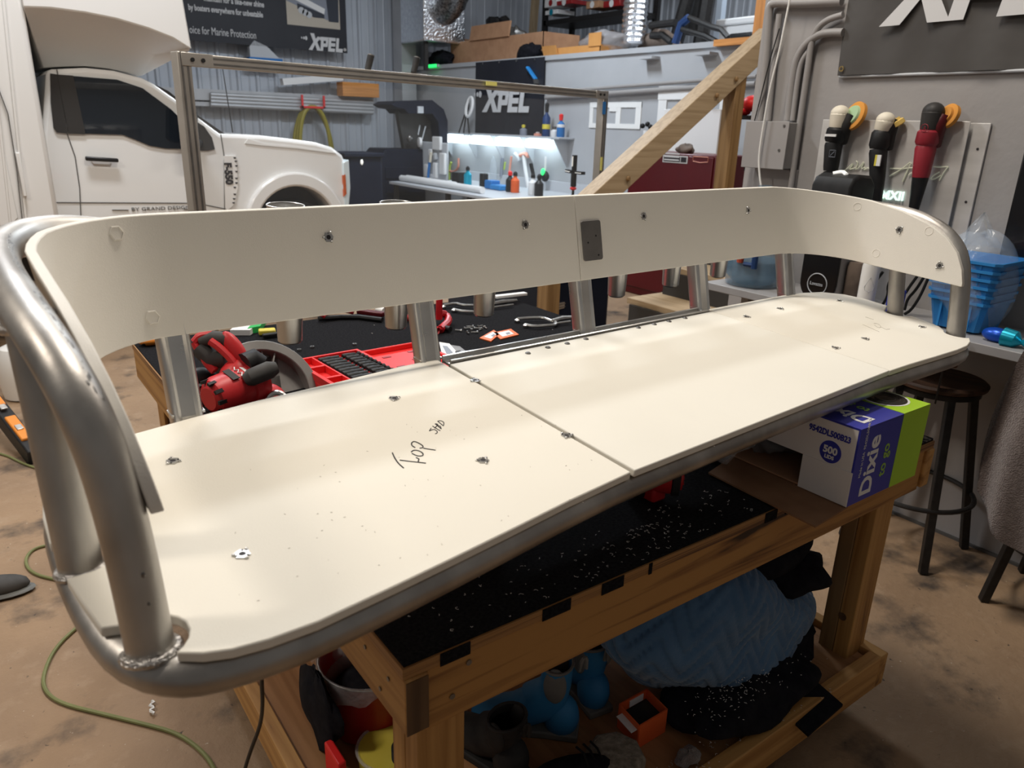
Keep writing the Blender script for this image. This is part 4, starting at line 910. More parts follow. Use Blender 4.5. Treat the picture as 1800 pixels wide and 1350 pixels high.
# ------------------------------------------------------------------ cords on the floor
def fl(pts, z=.006): return smooth_open([hz(x, y, z) for x, y in pts], 2)
tag(MB().tube(fl([(-40, 790), (10, 799), (40, 815), (70, 825), (130, 832)]), .006, 8).build('garden_hose', 'cord_green'), 'thin green cord on the floor left of the seat, the upper stretch', 'cord')
tag(MB().tube(fl([(160, 940), (110, 955), (60, 962), (42, 985), (55, 1008), (100, 1020), (150, 1024)]), .006, 8).build('looped_cable', 'cord_green'), 'looped green cord on the floor behind the left end of the seat', 'cord')
tag(MB().tube(fl([(190, 1060), (140, 1098), (95, 1140), (74, 1190), (80, 1218), (110, 1238), (180, 1255), (250, 1272), (310, 1288), (350, 1315), (375, 1345), (395, 1400)]), .006, 8).build('extension_cord', 'cord_green'), 'green extension cord curving across the floor in the lower left', 'cord')
a = hz(460, 1160, 1.0); 
tag(MB().tube(smooth_open([A(459, 1150, 1.05), A(460, 1200, 1.10), A(462, 1240, 1.15), A(458, 1275, 1.2), A(440, 1320, 1.24), A(425, 1370, 1.28), A(410, 1450, 1.3)], 2), .0032, 8).build('black_power_lead', 'cord_black'), 'black power lead hanging down from under the seat', 'cord')
mb = MB().tube([hz(267+4*math.sin(i*1.7), 1232+i*2.6, .01) for i in range(10)], .004, 5)
tag(mb.build('plastic_curl', 'swarf'), 'white plastic curl lying on the floor by the extension cord', 'shaving')
# things on the floor at the left
t = thing('white_floor_bottle', hz(40, 700, 0), 'rounded white plastic container on the floor behind the left seat tubes', 'container')
p = hz(42, 706, 0); MB().lathe([(.09, 0), (.12, .01), (.13, .10), (.13, .24), (.10, .31), (.04, .34), (.035, .37)], p+Vector((.03, .1, 0)), (0, 0, 1), 28).build('container_body', 'white_plastic', t)
MB().lathe([(.042, 0), (.042, .035)], p+Vector((.03, .1, .36)), (0, 0, 1), 16).build('container_cap', 'label_white', t)
t = thing('orange_level_tool', hz(40, 790, 0), 'orange and black tool standing on the floor at the far left edge', 'hand tool')
a, b = hz(66, 815, 0)+up*.03, hz(-20, 745, 0)+up*.22
MB().beam(a, b, .07, .09).build('tool_body', 'black_plastic', t, bev=.008)
d_ = (b-a)
for f0, f1 in ((.12, .42), (.58, .95)): MB().beam(a+d_*f0+up*.045, a+d_*f1+up*.045, .05, .03).build('tool_cover', 'orange_plastic', t, bev=.006)
for f0 in (.22, .5, .75): MB().beam(a+d_*f0+up*.062, a+d_*(f0+.06)+up*.062, .03, .01).build('tool_clip', 'steel', t, bev=.002)
t = thing('dark_slipper', hz(10, 1050, 0), 'dark grey slip-on shoe on the floor at the left edge', 'shoe')
c = hz(-5, 1045, 0); MB().ell(c+up*.03, .11, .05, .04, (Vector((.95, -.2, 0)), Vector((.2, .95, 0)), up)).build('shoe_upper', 'rubber_grey', t)
MB().ell(c+up*.012+Vector((.01, -.01, 0)), .115, .054, .012, (Vector((.95, -.2, 0)), Vector((.2, .95, 0)), up)).build('shoe_sole', 'boot_grey', t)
# ================================================================== TRUCK WITH CAMPER BODY
YT = 6.2
tk = thing('camper_truck', (1.2, 7.2, 0), 'white pickup truck cab with a white camper body behind it', 'truck')
def T(x, y, Y=YT): p = hY(x, y, Y); return (p.x, p.z)
def sideplate(poly, Y, d, name, mat, parent=tk, bev=0): # thin or thick slab whose outer face lies at Y
    return MB().prism(poly, (0, Y, 0), (1, 0, 0), (0, 0, 1), (0, 1, 0), 0, d).build(name, mat, parent, bev=bev)
arc_c = (T(521, 400)); aR, aH = T(588, 400)[0]-arc_c[0], T(521, 326)[1]-arc_c[1]
arch = [(arc_c[0]+aR*1.02*math.cos(math.radians(q)), arc_c[1]+aH*math.sin(math.radians(q))) for q in range(0, 181, 12)]
zb = .62
body = [T(70, 300)] + [T(*q) for q in ((82, 122), (150, 119), (200, 124), (250, 137), (272, 148), (310, 175), (350, 207), (387, 235), (420, 236), (460, 238), (510, 244), (555, 250), (585, 259), (603, 273), (611, 292), (612, 330))]
body += [(T(612, 340)[0], zb), (arch[0][0], zb)]+arch+[(arch[-1][0], zb), (T(70, 300)[0], zb)]
sideplate(body, YT, 2.0, 'cab_body', 'truck_white', bev=.03)
fl_o = [(arc_c[0]+aR*1.28*math.cos(math.radians(q)), arc_c[1]+(aH*1.32)*math.sin(math.radians(q))) for q in range(0, 181, 9)]
fl_i = [(arc_c[0]+aR*1.0*math.cos(math.radians(q)), arc_c[1]+(aH*.99)*math.sin(math.radians(q))) for q in range(180, -1, -9)]
sideplate(fl_o+fl_i, YT-.05, .12, 'wheel_flare', 'truck_white', bev=.018)
sideplate([(arc_c[0]+aR*1.05*math.cos(math.radians(q)), arc_c[1]+aH*1.02*math.sin(math.radians(q))) for q in range(0, 360, 12)], YT+.25, .05, 'wheel_well', 'truck_black')
wc = Vector((arc_c[0], YT+.16, .50))
MB().lathe([(.27, -.13), (.44, -.13), (.49, -.09), (.49, .09), (.44, .13), (.27, .13)], wc, (0, 1, 0), 40).build('tyre', 'tyre', tk)
MB().lathe([(.05, -.10), (.27, -.12), (.27, .1), (.05, .1)], wc, (0, 1, 0), 28).build('wheel_rim', 'steel', tk)
# glass
gl = lambda q, n, m, Y=YT-.012, d=.014, **k: sideplate([T(*p) for p in q], Y, d, n, m, **k)
gl(((120, 133), (205, 140), (250, 155), (300, 192), (320, 212), (322, 262), (290, 261), (262, 256), (238, 246), (215, 237), (150, 235), (140, 233)), 'side_window', 'truck_glass')
gl(((100, 131), (128, 133), (150, 236), (120, 235)), 'window_pillar', 'truck_grey', Y=YT-.016)
gl(((88, 129), (100, 131), (119, 235), (100, 233), (94, 225), (89, 180)), 'window_corner', 'truck_grey', Y=YT-.014)
gl(((343, 213), (358, 222), (372, 242), (377, 262), (366, 265), (345, 265)), 'vent_window', 'truck_grey')
gl(((276, 148), (300, 160), (352, 203), (400, 236), (388, 235), (345, 203), (308, 174)), 'windscreen_edge', 'truck_grey', Y=YT+.06)
gl(((306, 190), (322, 186), (330, 196), (330, 250), (318, 254), (305, 246)), 'door_mirror', 'truck_black', Y=YT-.30, d=.14, bev=.02)
MB().cyl(Vector((T(330, 255)[0], YT-.2, T(330, 250)[1])), Vector((T(352, 255)[0], YT+.02, T(350, 252)[1])), .03).build('mirror_arm', 'truck_black', tk)
def seamline(pts, w=.006, mat='seam', Y=YT-.003):
    for a, b in zip(pts, pts[1:]):
        p, q = hY(*a, Y), hY(*b, Y); MB().beam(p, q, .006, w, (0, 1, 0)).build('panel_gap', mat, tk)
seamline([(100, 122), (118, 235), (132, 275), (140, 330), (143, 400)]); seamline([(388, 236), (394, 275), (395, 380)]); seamline([(96, 356), (331, 357)], .004)
seamline([(360, 360), (395, 367)], .004)
gl(((148, 274), (206, 278), (207, 285), (149, 282)), 'door_handle', 'truck_black', Y=YT-.05, d=.03, bev=.008)
gl(((160, 282), (195, 284), (193, 289), (165, 288)), 'handle_recess', 'box_truck_white', Y=YT-.006, d=.01)
bd = gl(((393, 274), (414, 274), (417, 330), (410, 360), (398, 370), (395, 365)), 'fender_vent', 'box_truck_white', Y=YT-.015, d=.02)
p = hY(411, 281, YT-.017); text('F-550', 'badge_text', 'ink', bd, p+Vector((-.075, 0, -.02)), (0, 0, -1), (1, 0, 0), .075, .002, .004, xs=.95)
for i, (x, y) in enumerate(((409, 276), (411, 282), (412, 290), (412, 300), (412, 312), (412, 320), (409, 328), (409, 340), (408, 348), (407, 355))): gl(((x, y), (x+5, y), (x+4, y+2.5), (x+1, y+2.5)), 'vent_slot', 'ink', Y=YT-.018, d=.004, parent=bd)
gl(((601, 285), (612, 280), (615, 330), (612, 366), (607, 366), (602, 330)), 'headlamp', 'lamp_clear', Y=YT-.02, d=.25, bev=.01)
gl(((601, 308), (605, 306), (607, 340), (603, 345)), 'marker_lamp', 'lamp_amber', Y=YT-.026, d=.03)
gl(((430, 252), (462, 256), (520, 261), (590, 270), (588, 268), (520, 258), (464, 253), (436, 244)), 'bonnet_crease', 'truck_white', Y=YT-.008, d=.02)
a = hY(409, 233, YT+.1); b = hY(391, 118, YT+.1); MB().cyl(a, b, .005, .003, 8).build('antenna', 'black_plastic', tk)
tx = hY(228, 371, YT-.006)
text('BY GRAND DESIGN RV', 'door_text', 'dark_steel', tk, hY(231, 371, YT-.004), (1, 0, 0), (0, 0, 1), .036, .001, .0, xs=1.32)
for a, b in (((197, 369), (226, 369)), ((324, 368), (340, 368))): p, q = hY(*a, YT-.004), hY(*b, YT-.004); MB().beam(p, q, .004, .008, (0, 1, 0)).build('door_stripe', 'dark_steel', tk)
# camper body and cab-over nose
YB = 6.0
xb = T(74, 200, YB)[0]
MB().box(-3.2, xb, YB, YB+2.4, .70, 3.6).build('camper_body', 'box_truck_white', tk, bev=.03)
for x in (12, 40): MB().beam(hY(x+8, 410, YB-.004), Vector((hY(x+3, 60, YB).x, YB-.004, 3.5)), .016, .018, (0, 1, 0)).build('corner_trim', 'box_truck_white', tk, bev=.003)
p0, p1 = T(-60, 90, YB), T(34, 396, YB)
d1 = [(p1[0]-.05, p1[1]), (p1[0], p1[1]+.05), (p1[0]-.02, p0[1]), (p0[0], p0[1]), (p0[0], p1[1])]
sideplate(d1, YB-.010, .012, 'hatch_door', 'box_truck_white', bev=.004)
seamline([(-5, 150), (14, 200), (30, 300), (39, 385), (30, 400), (-20, 404)], .007, 'seam', YB-.014)
MB().box(hY(26, 265, YB).x, hY(33, 265, YB).x, YB-.03, YB, hY(30, 345, YB).z, hY(28, 268, YB).z).build('hatch_hinge', 'box_truck_white', tk, bev=.004)
for x, y in ((49, 398), (83, 391)): MB().ell(hY(x, y, YB-.01), .02, .02, .02).build('body_plug', 'truck_black', tk)
upc = [(40, 12), (90, 14), (150, 22), (205, 33), (262, 50), (305, 67), (337, 87)]
loc_ = [(76, 119), (110, 117), (150, 116), (190, 120), (220, 126), (248, 134), (337, 88)]
YC = 5.98
U = [hY(*q, YC) for q in upc]; Lw = [hY(*q, 6.42) for q in loc_[:-1]]+[hY(337, 87, YC)+Vector((.0, .05, -.005))]
U2 = [Vector((p.x, 8.42, p.z)) for p in U]; L2_ = [Vector((p.x, 8.0, p.z)) for p in Lw]
TopC = [Vector((p.x, YC, 3.6)) for p in U]; TopC[-1].x -= .12; TopC[-2].x -= .08
Top2 = [Vector((p.x, 8.42, 3.6)) for p in TopC]
rows = [[a_, b_, c_.lerp(b_, .5)+Vector((0, .03, .02)), c_, d2, e_, f_, a_] for a_, b_, c_, d2, e_, f_ in zip(TopC, U, Lw, L2_, U2, Top2)]
mb = MB().grid(rows); k = 8
mb.f += [tuple(range(6, -1, -1)), tuple((len(rows)-1)*k+i for i in range(7))]
mb.build('cab_over_nose', 'box_truck_white', tk, bev=.012, ang=50)
MB().box(-3.0, 2.2, 6.5, 8.0, .45, .75).build('chassis', 'truck_black', tk)
MB().lathe([(.27, -.25), (.46, -.25), (.49, -.2), (.49, .2), (.46, .25), (.27, .25)], Vector((-1.6, 6.5, .49)), (0, 1, 0), 32).build('tyre', 'tyre', tk)
# dark panel stack in front of the truck nose
t = thing('dark_storage_bin', hY(640, 330, 9.0), 'dark navy plastic panel standing beyond the truck nose', 'storage bin')
a, b = hY(606, 272, 9.2), hY(672, 262, 9.2)
MB().box(a.x, b.x, 9.2, 9.8, 0, a.z).build('bin_body', 'bin_dark', t, bev=.03); MB().box(a.x-.02, b.x+.02, 9.17, 9.8, a.z-.03, a.z+.02).build('bin_lid', 'bin_dark', t, bev=.01)
p = hY(636, 285, 9.19); MB().ell(p, .02, .012, .035).build('bin_light', 'led_white', t)
# ================================================================== FRAME WITH CLEAR FILM
fz = 1.875; FA = hz(318, 104, fz); FB = hz(1060, 167, fz)
fd = (FB-FA).normalized(); fn = Vector((fd.y, -fd.x, 0))
fr = thing('film_stretch_frame', Vector((FA.x, FA.y, 0)), 'tall aluminium profile frame holding clear film in front of the truck', 'frame')
def profile_bar(name, a, b, w, up_):
    d = (b-a).normalized(); o = MB().beam(a, b, w, w, up_).build(name, 'aluminium_profile', fr, bev=.003)
    s_ = d.cross(Vector(up_)).normalized(); n_ = s_.cross(d)
    for off in (fn,):
        for k in (-.22, .22):
            ax2 = (d.cross(fn)).normalized()
            MB().beam(a+fn*(w/2)+ax2*(w*k), b+fn*(w/2)+ax2*(w*k), .004, w*.14, ax2).build('profile_slot', 'dark_steel', o)
    return o
W = .062
profile_bar('frame_post', Vector((FA.x, FA.y, 0)), FA+Vector((0, 0, .03)), W, fn)
profile_bar('frame_post', Vector((FB.x, FB.y, 0)), FB+Vector((0, 0, .03)), W, fn)
profile_bar('frame_rail', FA, FB, W*.85, Vector((0, 0, 1)))
profile_bar('frame_rail', Vector((FA.x, FA.y, .3)), Vector((FB.x, FB.y, .3)), W*.85, Vector((0, 0, 1)))
for P_, sg in ((FA, 1), (FB, -1)):
    MB().ob(P_+fd*(sg*.06)+fn*(W*.5), fd*.075, fn*.004, up*.028).build('corner_plate', 'aluminium_profile', fr, bev=.002)
    for k in (.035, .085): MB().lathe([(.009, 0), (.009, .006)], P_+fd*(sg*k)+fn*(W*.56), fn, 12).build('plate_bolt', 'black_plastic', fr)
MB().ob(FA.lerp(FB, .5)*1.0-up*.80, fd*((FB-FA).length/2-.03), fn*.001, up*.74).build('clear_film', 'film', fr)
for x, y, l in ((652, 108, 'black handle clamped on the frame rail, the nearer one'), (733, 112, 'black handle clamped on the frame rail, the farther one')):
    q = ray(x-6, y+16); k = (FA-CAMP).dot(fn)/q.dot(fn); b = CAMP+q*k; t_ = ray(x, y-10); a = CAMP+t_*((FA-CAMP).dot(fn)/t_.dot(fn))
    t = thing('clamp_handle', b, l, 'handle', 'black handles on the frame rail')
    MB().cyl(b, a, .017, .019).build('handle_grip', 'black_rubber', t); MB().lathe([(.006, 0), (.019, .001), (.019, .006)], a-(a-b).normalized()*.002, (a-b), 16).build('handle_cap', 'dark_steel', t)
    MB().ob(b-up*.008, fd*.09, fn*.018, up*.006).build('handle_base', 'aluminium_profile', t)
def on_frame(x, y, off=.04): q = ray(x, y); k = (FA+fn*off-CAMP).dot(fn)/q.dot(fn); return CAMP+q*k
for x, y, w_, h_, m, l in ((864, 147, .05, .012, 'tape_yellow', 'small yellow tape strip stuck on the frame rail'), (1062, 190, .02, .045, 'tape_blue', 'blue tape piece at the top of the right frame post'), (1057, 288, .012, .05, 'tape_yellow', 'yellow tape strip low on the right frame post')):
    tag(MB().ob(on_frame(x, y), fd*w_, fn*.002, up*h_).build('tape_strip', m), l, 'tape')
# ================================================================== STAIRS
st = thing('loft_stairs', (3.2, 3.1, 0), 'pine stairs with a thick handrail climbing to the loft', 'stairs')
YN, YF = 2.56, 3.46
rise, run = .19, .305
for i in range(13):
    z = .21+rise*i; x = 2.86+run*i
    if x > 6.6: break
    MB().box(x, x+.33, YN, YF, z-.038, z).build('tread', 'lumber_y', st, bev=.003)
    MB().box(x+.29, x+.305, YN+.04, YF-.04, z, z+rise-.038).build('riser', 'truck_grey', st)
    MB().box(x+.02, x+.06, YF-.085, YF-.045, z-rise+.0, z-.038).build('tread_block', 'lumber_z', st)
    MB().box(x+.08, x+.20, YN+.30, YN+.36, z-.09, z-.038).build('tread_block', 'lumber_z', st)
for yy in (YN+.02, YF-.02):
    MB().beam((2.95, yy, .02), (6.65, yy, 2.32), .036, .10, (0, 1, 0)).build('stringer', 'black_cloth', st)
YH = 3.50
a, b = hY(1000, 392, YH), hY(1352, 66, YH)
MB().beam(a, b, .14, .125, (0, 1, 0)).build('handrail', 'lumber_x', st, bev=.004)
hrl = bpy.data.objects.get('handrail')
dx = b-a
def rail_z(x): return a.z+dx.z*(x-a.x)/dx.x
for px_, nm in ((974, 'newel'), (1275, 'post')):
    q = hY(px_, 300, YH); x = q.x
    MB().box(x-.05, x+.05, YH-.05, YH+.05, 0, rail_z(x)+.03).build('rail_post', 'post_z', st, bev=.004)
n2 = (Vector((0, -1, 0)))
for px_, py_ in ((1104, 314), (1260, 168), (1294, 139)):
    p = hY(px_, py_, YH-.07); MB().lathe([(.016, 0), (.016, .006), (.010, .012)], p, (0, -1, 0), 12).build('rail_bolt', 'post_z', st)
# orange framing post at the loft edge and corner post
t = tag(MB().box(6.2, 6.34, hX(1335, 60, 6.2).y-.04, hX(1322, 60, 6.2).y+.0, 2.34, 5).build('loft_post', 'orange_wood_z', bev=.004), 'orange timber post standing at the head of the stairs', 'post')
pz = hX(1352, 30, 3.30)
# ================================================================== SHOP BACK AREA
# red cabinet and whiteboard behind the stairs
XC = 5.6
a, b = hX(1108, 270, XC), hX(1260, 272, XC)
t = thing('red_tool_cabinet', (XC+.25, (a.y+b.y)/2, 0), 'dark red steel tool cabinet behind the stair handrail', 'cabinet')
MB().box(XC, XC+.5, b.y, a.y, .0, 1.43).build('cabinet_body', 'cabinet_red', t, bev=.012)
MB().box(XC-.02, XC, b.y+.02, a.y-.02, .08, 1.41).build('cabinet_door', 'cabinet_red', t, bev=.006)
def onC(x, y): return hX(x, y, XC-.021)
p, q = onC(1166, 272), onC(1208, 288)
s1 = MB().box(XC-.024, XC-.021, q.y, p.y, q.z, p.z).build('cabinet_sticker', 'print_white', t)
MB().box(XC-.026, XC-.024, q.y+.09, p.y-.012, q.z+.01, p.z-.01).box(XC-.026, XC-.024, q.y+.012, q.y+.08, q.z+.01, p.z-.01).build('sticker_print', 'ink', s1)
for k in range(3): MB().box(XC-.028, XC-.026, q.y+.10, p.y-.02, q.z+.02+k*.028, q.z+.032+k*.028).build('sticker_line', 'print_white', s1)
p, q = onC(1219, 275), onC(1244, 287)
MB().tube([(XC-.022, p.y, p.z), (XC-.022, q.y, p.z), (XC-.022, q.y, q.z+.01), (XC-.022, (p.y+q.y)/2, q.z), (XC-.022, p.y, q.z+.01)], .004, 6, closed=True).build('badge_outline', 'hose_pink', t)
crumple('brown_cap', (XC+.12, hX(1202, 265, XC+.1).y, 1.465), (.06, .10, .045), 'photo_brown', 'brown cap lying on top of the red cabinet', 'cap', 31)
a, b = hX(1165, 215, 6.3), hX(1262, 200, 6.3)
t = thing('leaning_white_panel', (6.35, b.y, 0), 'white panel leaning behind the red cabinet', 'panel')
MB().box(6.3, 6.33, b.y-.03, a.y, .0, hX(1215, 192, 6.3).z).build('panel_sheet', 'white_paint', t, bev=.004)
MB().cyl((6.28, hX(1248, 184, 6.3).y, hX(1248, 184, 6.3).z), (6.28, hX(1262, 183, 6.3).y, hX(1262, 183, 6.3).z), .012).build('panel_hook', 'black_metal', t)
for x, y, l in ((1140, 230, 'small black and white camera-like device on the wall ledge above the red cabinet'),):
    t = thing('wall_camera', hX(x, y, 6.85), l, 'camera')
    c = hX(x-3, y+4, 6.85); MB().lathe([(.03, 0), (.045, .02), (.045, .09)], c-up*.06, (0, 0, 1), 16).build('camera_base', 'label_white', t)
    for dy, dz in ((.06, .1), (-.02, .12), (-.07, .09)): MB().ell(c+Vector((-.02, dy, dz-.02)), .03, .03, .03).build('camera_head', 'black_plastic', t)
# red tool and shelf between post and right wall
c = hX(1325, 182, 4.6)
t = thing('red_blower', c, 'red power tool on the black shelf behind the right wall edge', 'power tool')
MB().ell(c, .09, .075, .055).ell(c+Vector((0, .07, -.055)), .05, .04, .025).build('blower_body', 'bright_red', t); MB().ell(c+Vector((-.02, -.09, -.02)), .03, .03, .025).build('blower_cap', 'black_plastic', t)
tag(MB().box(4.5, 4.9, c.y-.2, c.y+.12, c.z-.105, c.z-.08).build('wall_shelf', 'black_metal'), 'thin black shelf carrying the red power tool', 'shelf')
# bench below the LED lights
bt = thing('shop_bench', (6.5, 9.4, 0), 'long grey shop bench under the bright LED strips', 'workbench')
MB().box(5.5, 6.98, 7.2, 10.83, .72, .76).build('bench_top', 'light_grey', bt, bev=.005)
for y in (7.3, 9.2, 10.75):
    for x in (5.55, 6.9): MB().box(x, x+.06, y-.03, y+.03, 0, .72).build('bench_leg', 'truck_grey', bt)
MB().box(6.93, 6.99, 7.2, 10.83, .76, .90).build('back_rail', 'light_grey', bt)
t = thing('led_shelf', (6.8, 10, 1.48), 'dark shelf ledge above the bright LED strips', 'shelf')
a, b = hX(785, 237, 6.9), hX(1000, 246, 6.9)
MB().box(6.72, 7.0, b.y, a.y, 1.475, 1.50).build('shelf_board', 'light_grey', t, bev=.004)
for k in range(5): y = a.y+(b.y-a.y)*(k+.02)/4.2; MB().prism([(6.74, 1.475), (7.0, 1.475), (7.0, 1.1)], (0, y, 0), (1, 0, 0), (0, 0, 1), (0, 1, 0), -.008, .008).build('shelf_bracket', 'light_grey', t)
for i, (x0, x1) in enumerate(((781, 823), (829, 866), (872, 918), (925, 970))):
    y0, y1 = hX(x1, 250, 6.80).y, hX(x0, 246, 6.80).y
    t = thing('led_strip', (6.83, (y0+y1)/2, 1.40), 'glowing white LED light under the dark shelf, '+('leftmost of four', 'second of four from the left', 'third of four from the left', 'rightmost of four')[i], 'light', 'LED strips over the shop bench')
    MB().box(6.80, 6.86, y0, y1, 1.455, 1.475).build('led_housing', 'light_grey', t); MB().box(6.76, 6.87, y0+.04, y1-.04, 1.34, 1.456).build('led_diffuser', 'led', t, bev=.01)
# XPEL banner on the loft wall
XW = 6.965
def onW(x, y): return hX(x, y, XW)
a, b = onW(836, 108), onW(958, 100)
t = thing('hanging_banner', (XW, (a.y+b.y)/2, 1.5), 'black vinyl banner with white XPEL lettering hung on the grey loft wall', 'banner')
rows = []
for i in range(21):
    y = a.y+(b.y-a.y)*i/20; rows.append([Vector((XW+.012*math.sin(i*1.3+j*.5)*(j/6), y, 2.545-(2.545-1.46)*j/6)) for j in range(7)])
mb = MB().grid(rows); mb.grid([[p+Vector((.008, 0, 0)) for p in r] for r in rows]); mb.build('banner_sheet', 'banner_black', t, ang=80)
p, q = onW(848, 197), onW(942, 197)
h_ = 36/118
XPEL('print_white', t, Vector((XW-.02, onW(851, 198).y, 1.815)), (0, -1, 0), (0, 0, 1), .385, thick=.006)
for k in range(4): MB().lathe([(.012, 0), (.012, .006)], (XW-.008, a.y+(b.y-a.y)*(k+.5)/4, 2.52), (-1, 0, 0), 10).build('eyelet', 'steel', t)
c0, c1 = onW(930, 118), onW(945, 140)
t = thing('blue_squeegee', c0, 'blue handled squeegee tucked on the top of the hanging banner', 'squeegee')
MB().beam(c0+Vector((-.03, 0, 0)), c1+Vector((-.03, 0, 0)), .03, .06, (1, 0, 0)).build('squeegee_handle', 'tray_blue', t, bev=.008)
MB().beam(c1+Vector((-.03, 0, 0)), c1+Vector((-.03, -.03, -.06)), .02, .10, (1, 0, 0)).build('squeegee_blade', 'dark_steel', t)
# ring light on the ledge
c = hX(825, 188, 6.7); t = thing('ring_light', c-up*.4, 'white ring light on a black stand left of the hanging banner', 'ring light')
MB().tube([c+Vector((.03*math.sin(2*pi*k/28), .085*math.cos(2*pi*k/28), .14*math.sin(2*pi*k/28))) for k in range(28)], .022, 8, closed=True).build('light_ring', 'label_white', t)
for dy in (.0, .16, .3): MB().cyl(c+Vector((.03, .12, -.02)), Vector((6.7, c.y+dy, 1.50)), .012).build('stand_leg', 'black_metal', t)
MB().ell(c+Vector((.04, .12, .02)), .03, .04, .09).build('stand_head', 'black_plastic', t)
# bottles on the ledge
for i, (x, yb, yt, m, m2, l) in enumerate(((960, 228, 180, 'navy', 'yellow_plastic', 'tall dark bottle with a yellow cap on the LED shelf'), (985, 242, 200, 'tape_blue', 'bright_red', 'blue and white aerosol can with a red trigger on the LED shelf'), (974, 243, 222, 'label_white', 'dark_steel', 'small white bottle between the two tall bottles'), (920, 238, 219, 'photo_steel', 'yellow_plastic', 'small dark bottle with a yellow nozzle at the banner foot'), (945, 240, 232, 'hose_pink', 'label_white', 'tiny pink bottle on the LED shelf'))):
    p0, p1 = hX(x, yb, 6.82), hX(x, yt, 6.82); p0.z = 1.50; h_ = p1.z-1.50
    t = thing('spray_bottle', p0, l, 'bottle', 'bottles on the LED shelf')
    MB().lathe([(.05, 0), (.055, .01), (.055, h_*.55), (.02, h_*.68), (.02, h_*.8)], p0, (0, 0, 1), 16).build('bottle_body', m, t)
    MB().lathe([(.026, h_*.72), (.03, h_*.95), (.012, h_)], p0, (0, 0, 1), 12).build('bottle_cap', m2 if i != 0 else 'black_plastic', t)
    if i == 0: MB().lathe([(.057, h_*.22), (.057, h_*.36)], p0, (0, 0, 1), 16).build('bottle_band', m2, t)
    if i == 1: MB().lathe([(.057, h_*.42), (.057, h_*.55)], p0, (0, 0, 1), 16).build('bottle_band', 'label_white', t)
# tools hung on the wall below the LEDs
def hang(name, pts, r, mat, lab, cat, X=6.93): return tag(MB().tube(smooth_open([hX(x, y, X) for x, y in pts], 1), r, 8).build(name, mat), lab, cat)
hang('lime_hose', [(793, 285), (790, 295), (790, 318), (787, 335)], .022, 'hose_lime', 'lime green hose hanging under the LED strips', 'hose')
hang('pink_hose', [(806, 278), (806, 295), (797, 303), (790, 300)], .020, 'hose_pink', 'pink hose loop beside the lime green hose', 'hose')
hang('pink_strap', [(899, 275), (897, 290), (895, 303)], .018, 'hose_pink', 'pale pink strap hanging right of the dark tool', 'strap')
hang('white_hose', [(921, 273), (923, 295), (927, 318), (931, 340)], .03, 'label_white', 'thick white hose hanging down from the wall', 'hose')
hang('pink_handle_tool', [(914, 273), (924, 270), (929, 275)], .03, 'hose_pink', 'pink handled tool at the top of the white hose', 'hand tool')
hang('dark_trigger_tool', [(883, 278), (882, 295), (881, 310)], .028, 'photo_steel', 'dark grey tool hanging beside the clear bag', 'hand tool')
hang('lime_strip', [(888, 285), (886, 298)], .014, 'hose_lime', 'small lime strip next to the dark hanging tool', 'strap')
hang('grey_gadget', [(905, 270), (912, 278), (913, 283)], .03, 'light_grey', 'small grey gadget hung left of the pink handled tool', 'hand tool')
crumple('hanging_clear_bag', hX(867, 305, 6.9), (.03, .09, .24), 'bag_tray', 'pale blue clear bag hanging under the LED strips', 'plastic bag', 44)
c = hX(958, 310, 6.85); t = thing('air_polisher', c, 'round black tool with a green centre hung on the grey wall', 'power tool')
MB().ell(c, .05, .075, .075).build('tool_body', 'black_plastic', t); MB().ell(c+Vector((-.04, 0, .06)), .03, .03, .05).build('tool_button', 'led_green', t); MB().cyl(c+up*.08, c+up*.27, .015).build('tool_stem', 'label_white', t)
MB().tube(smooth_open([c-up*.06, c+Vector((0, -.02, -.2)), c+Vector((-.1, .08, -.33))], 1), .006, 6).build('tool_lead', 'light_grey', t)
for pts, w_ in (([(735, 250), (735, 345)], 0),):
    a, b = hX(731, 242, 6.2), hX(786, 330, 6.2)
    t = thing('white_tool_panel', (6.2, (a.y+b.y)/2, .76), 'pale grey panel of hanging tools left of the LED strips', 'tool board')
    MB().box(6.2, 6.23, b.y, a.y, .76, a.z-.05).build('panel_sheet', 'light_grey', t, bev=.02)
    for (x, y, w2, h2, m) in ((768, 252, .12, .10, 'label_white'), (778, 288, .08, .16, 'label_white'), (750, 300, .06, .10, 'label_white'), (757, 268, .05, .05, 'label_white'), (738, 280, .03, .05, 'black_plastic'), (765, 275, .04, .05, 'light_grey'), (765, 300, .05, .12, 'label_white')):
        p = hX(x, y, 6.17); MB().box(6.15, 6.2, p.y-w2, p.y+w2, p.z-h2, p.z+h2).build('hung_tool', m, t, bev=.015)
    p = hX(741, 250, 6.14); MB().lathe([(.03, 0), (.075, .01), (.075, .05), (.03, .06)], p, (-1, .2, 0), 20).build('dial_gauge', 'label_white', t)
    MB().cyl(hX(755, 285, 6.13), hX(752, 318, 6.13), .022).build('blue_handle', 'tape_blue', t); MB().cyl(hX(758, 268, 6.13), hX(756, 285, 6.13), .022).build('cream_handle', 'cream_plastic', t)
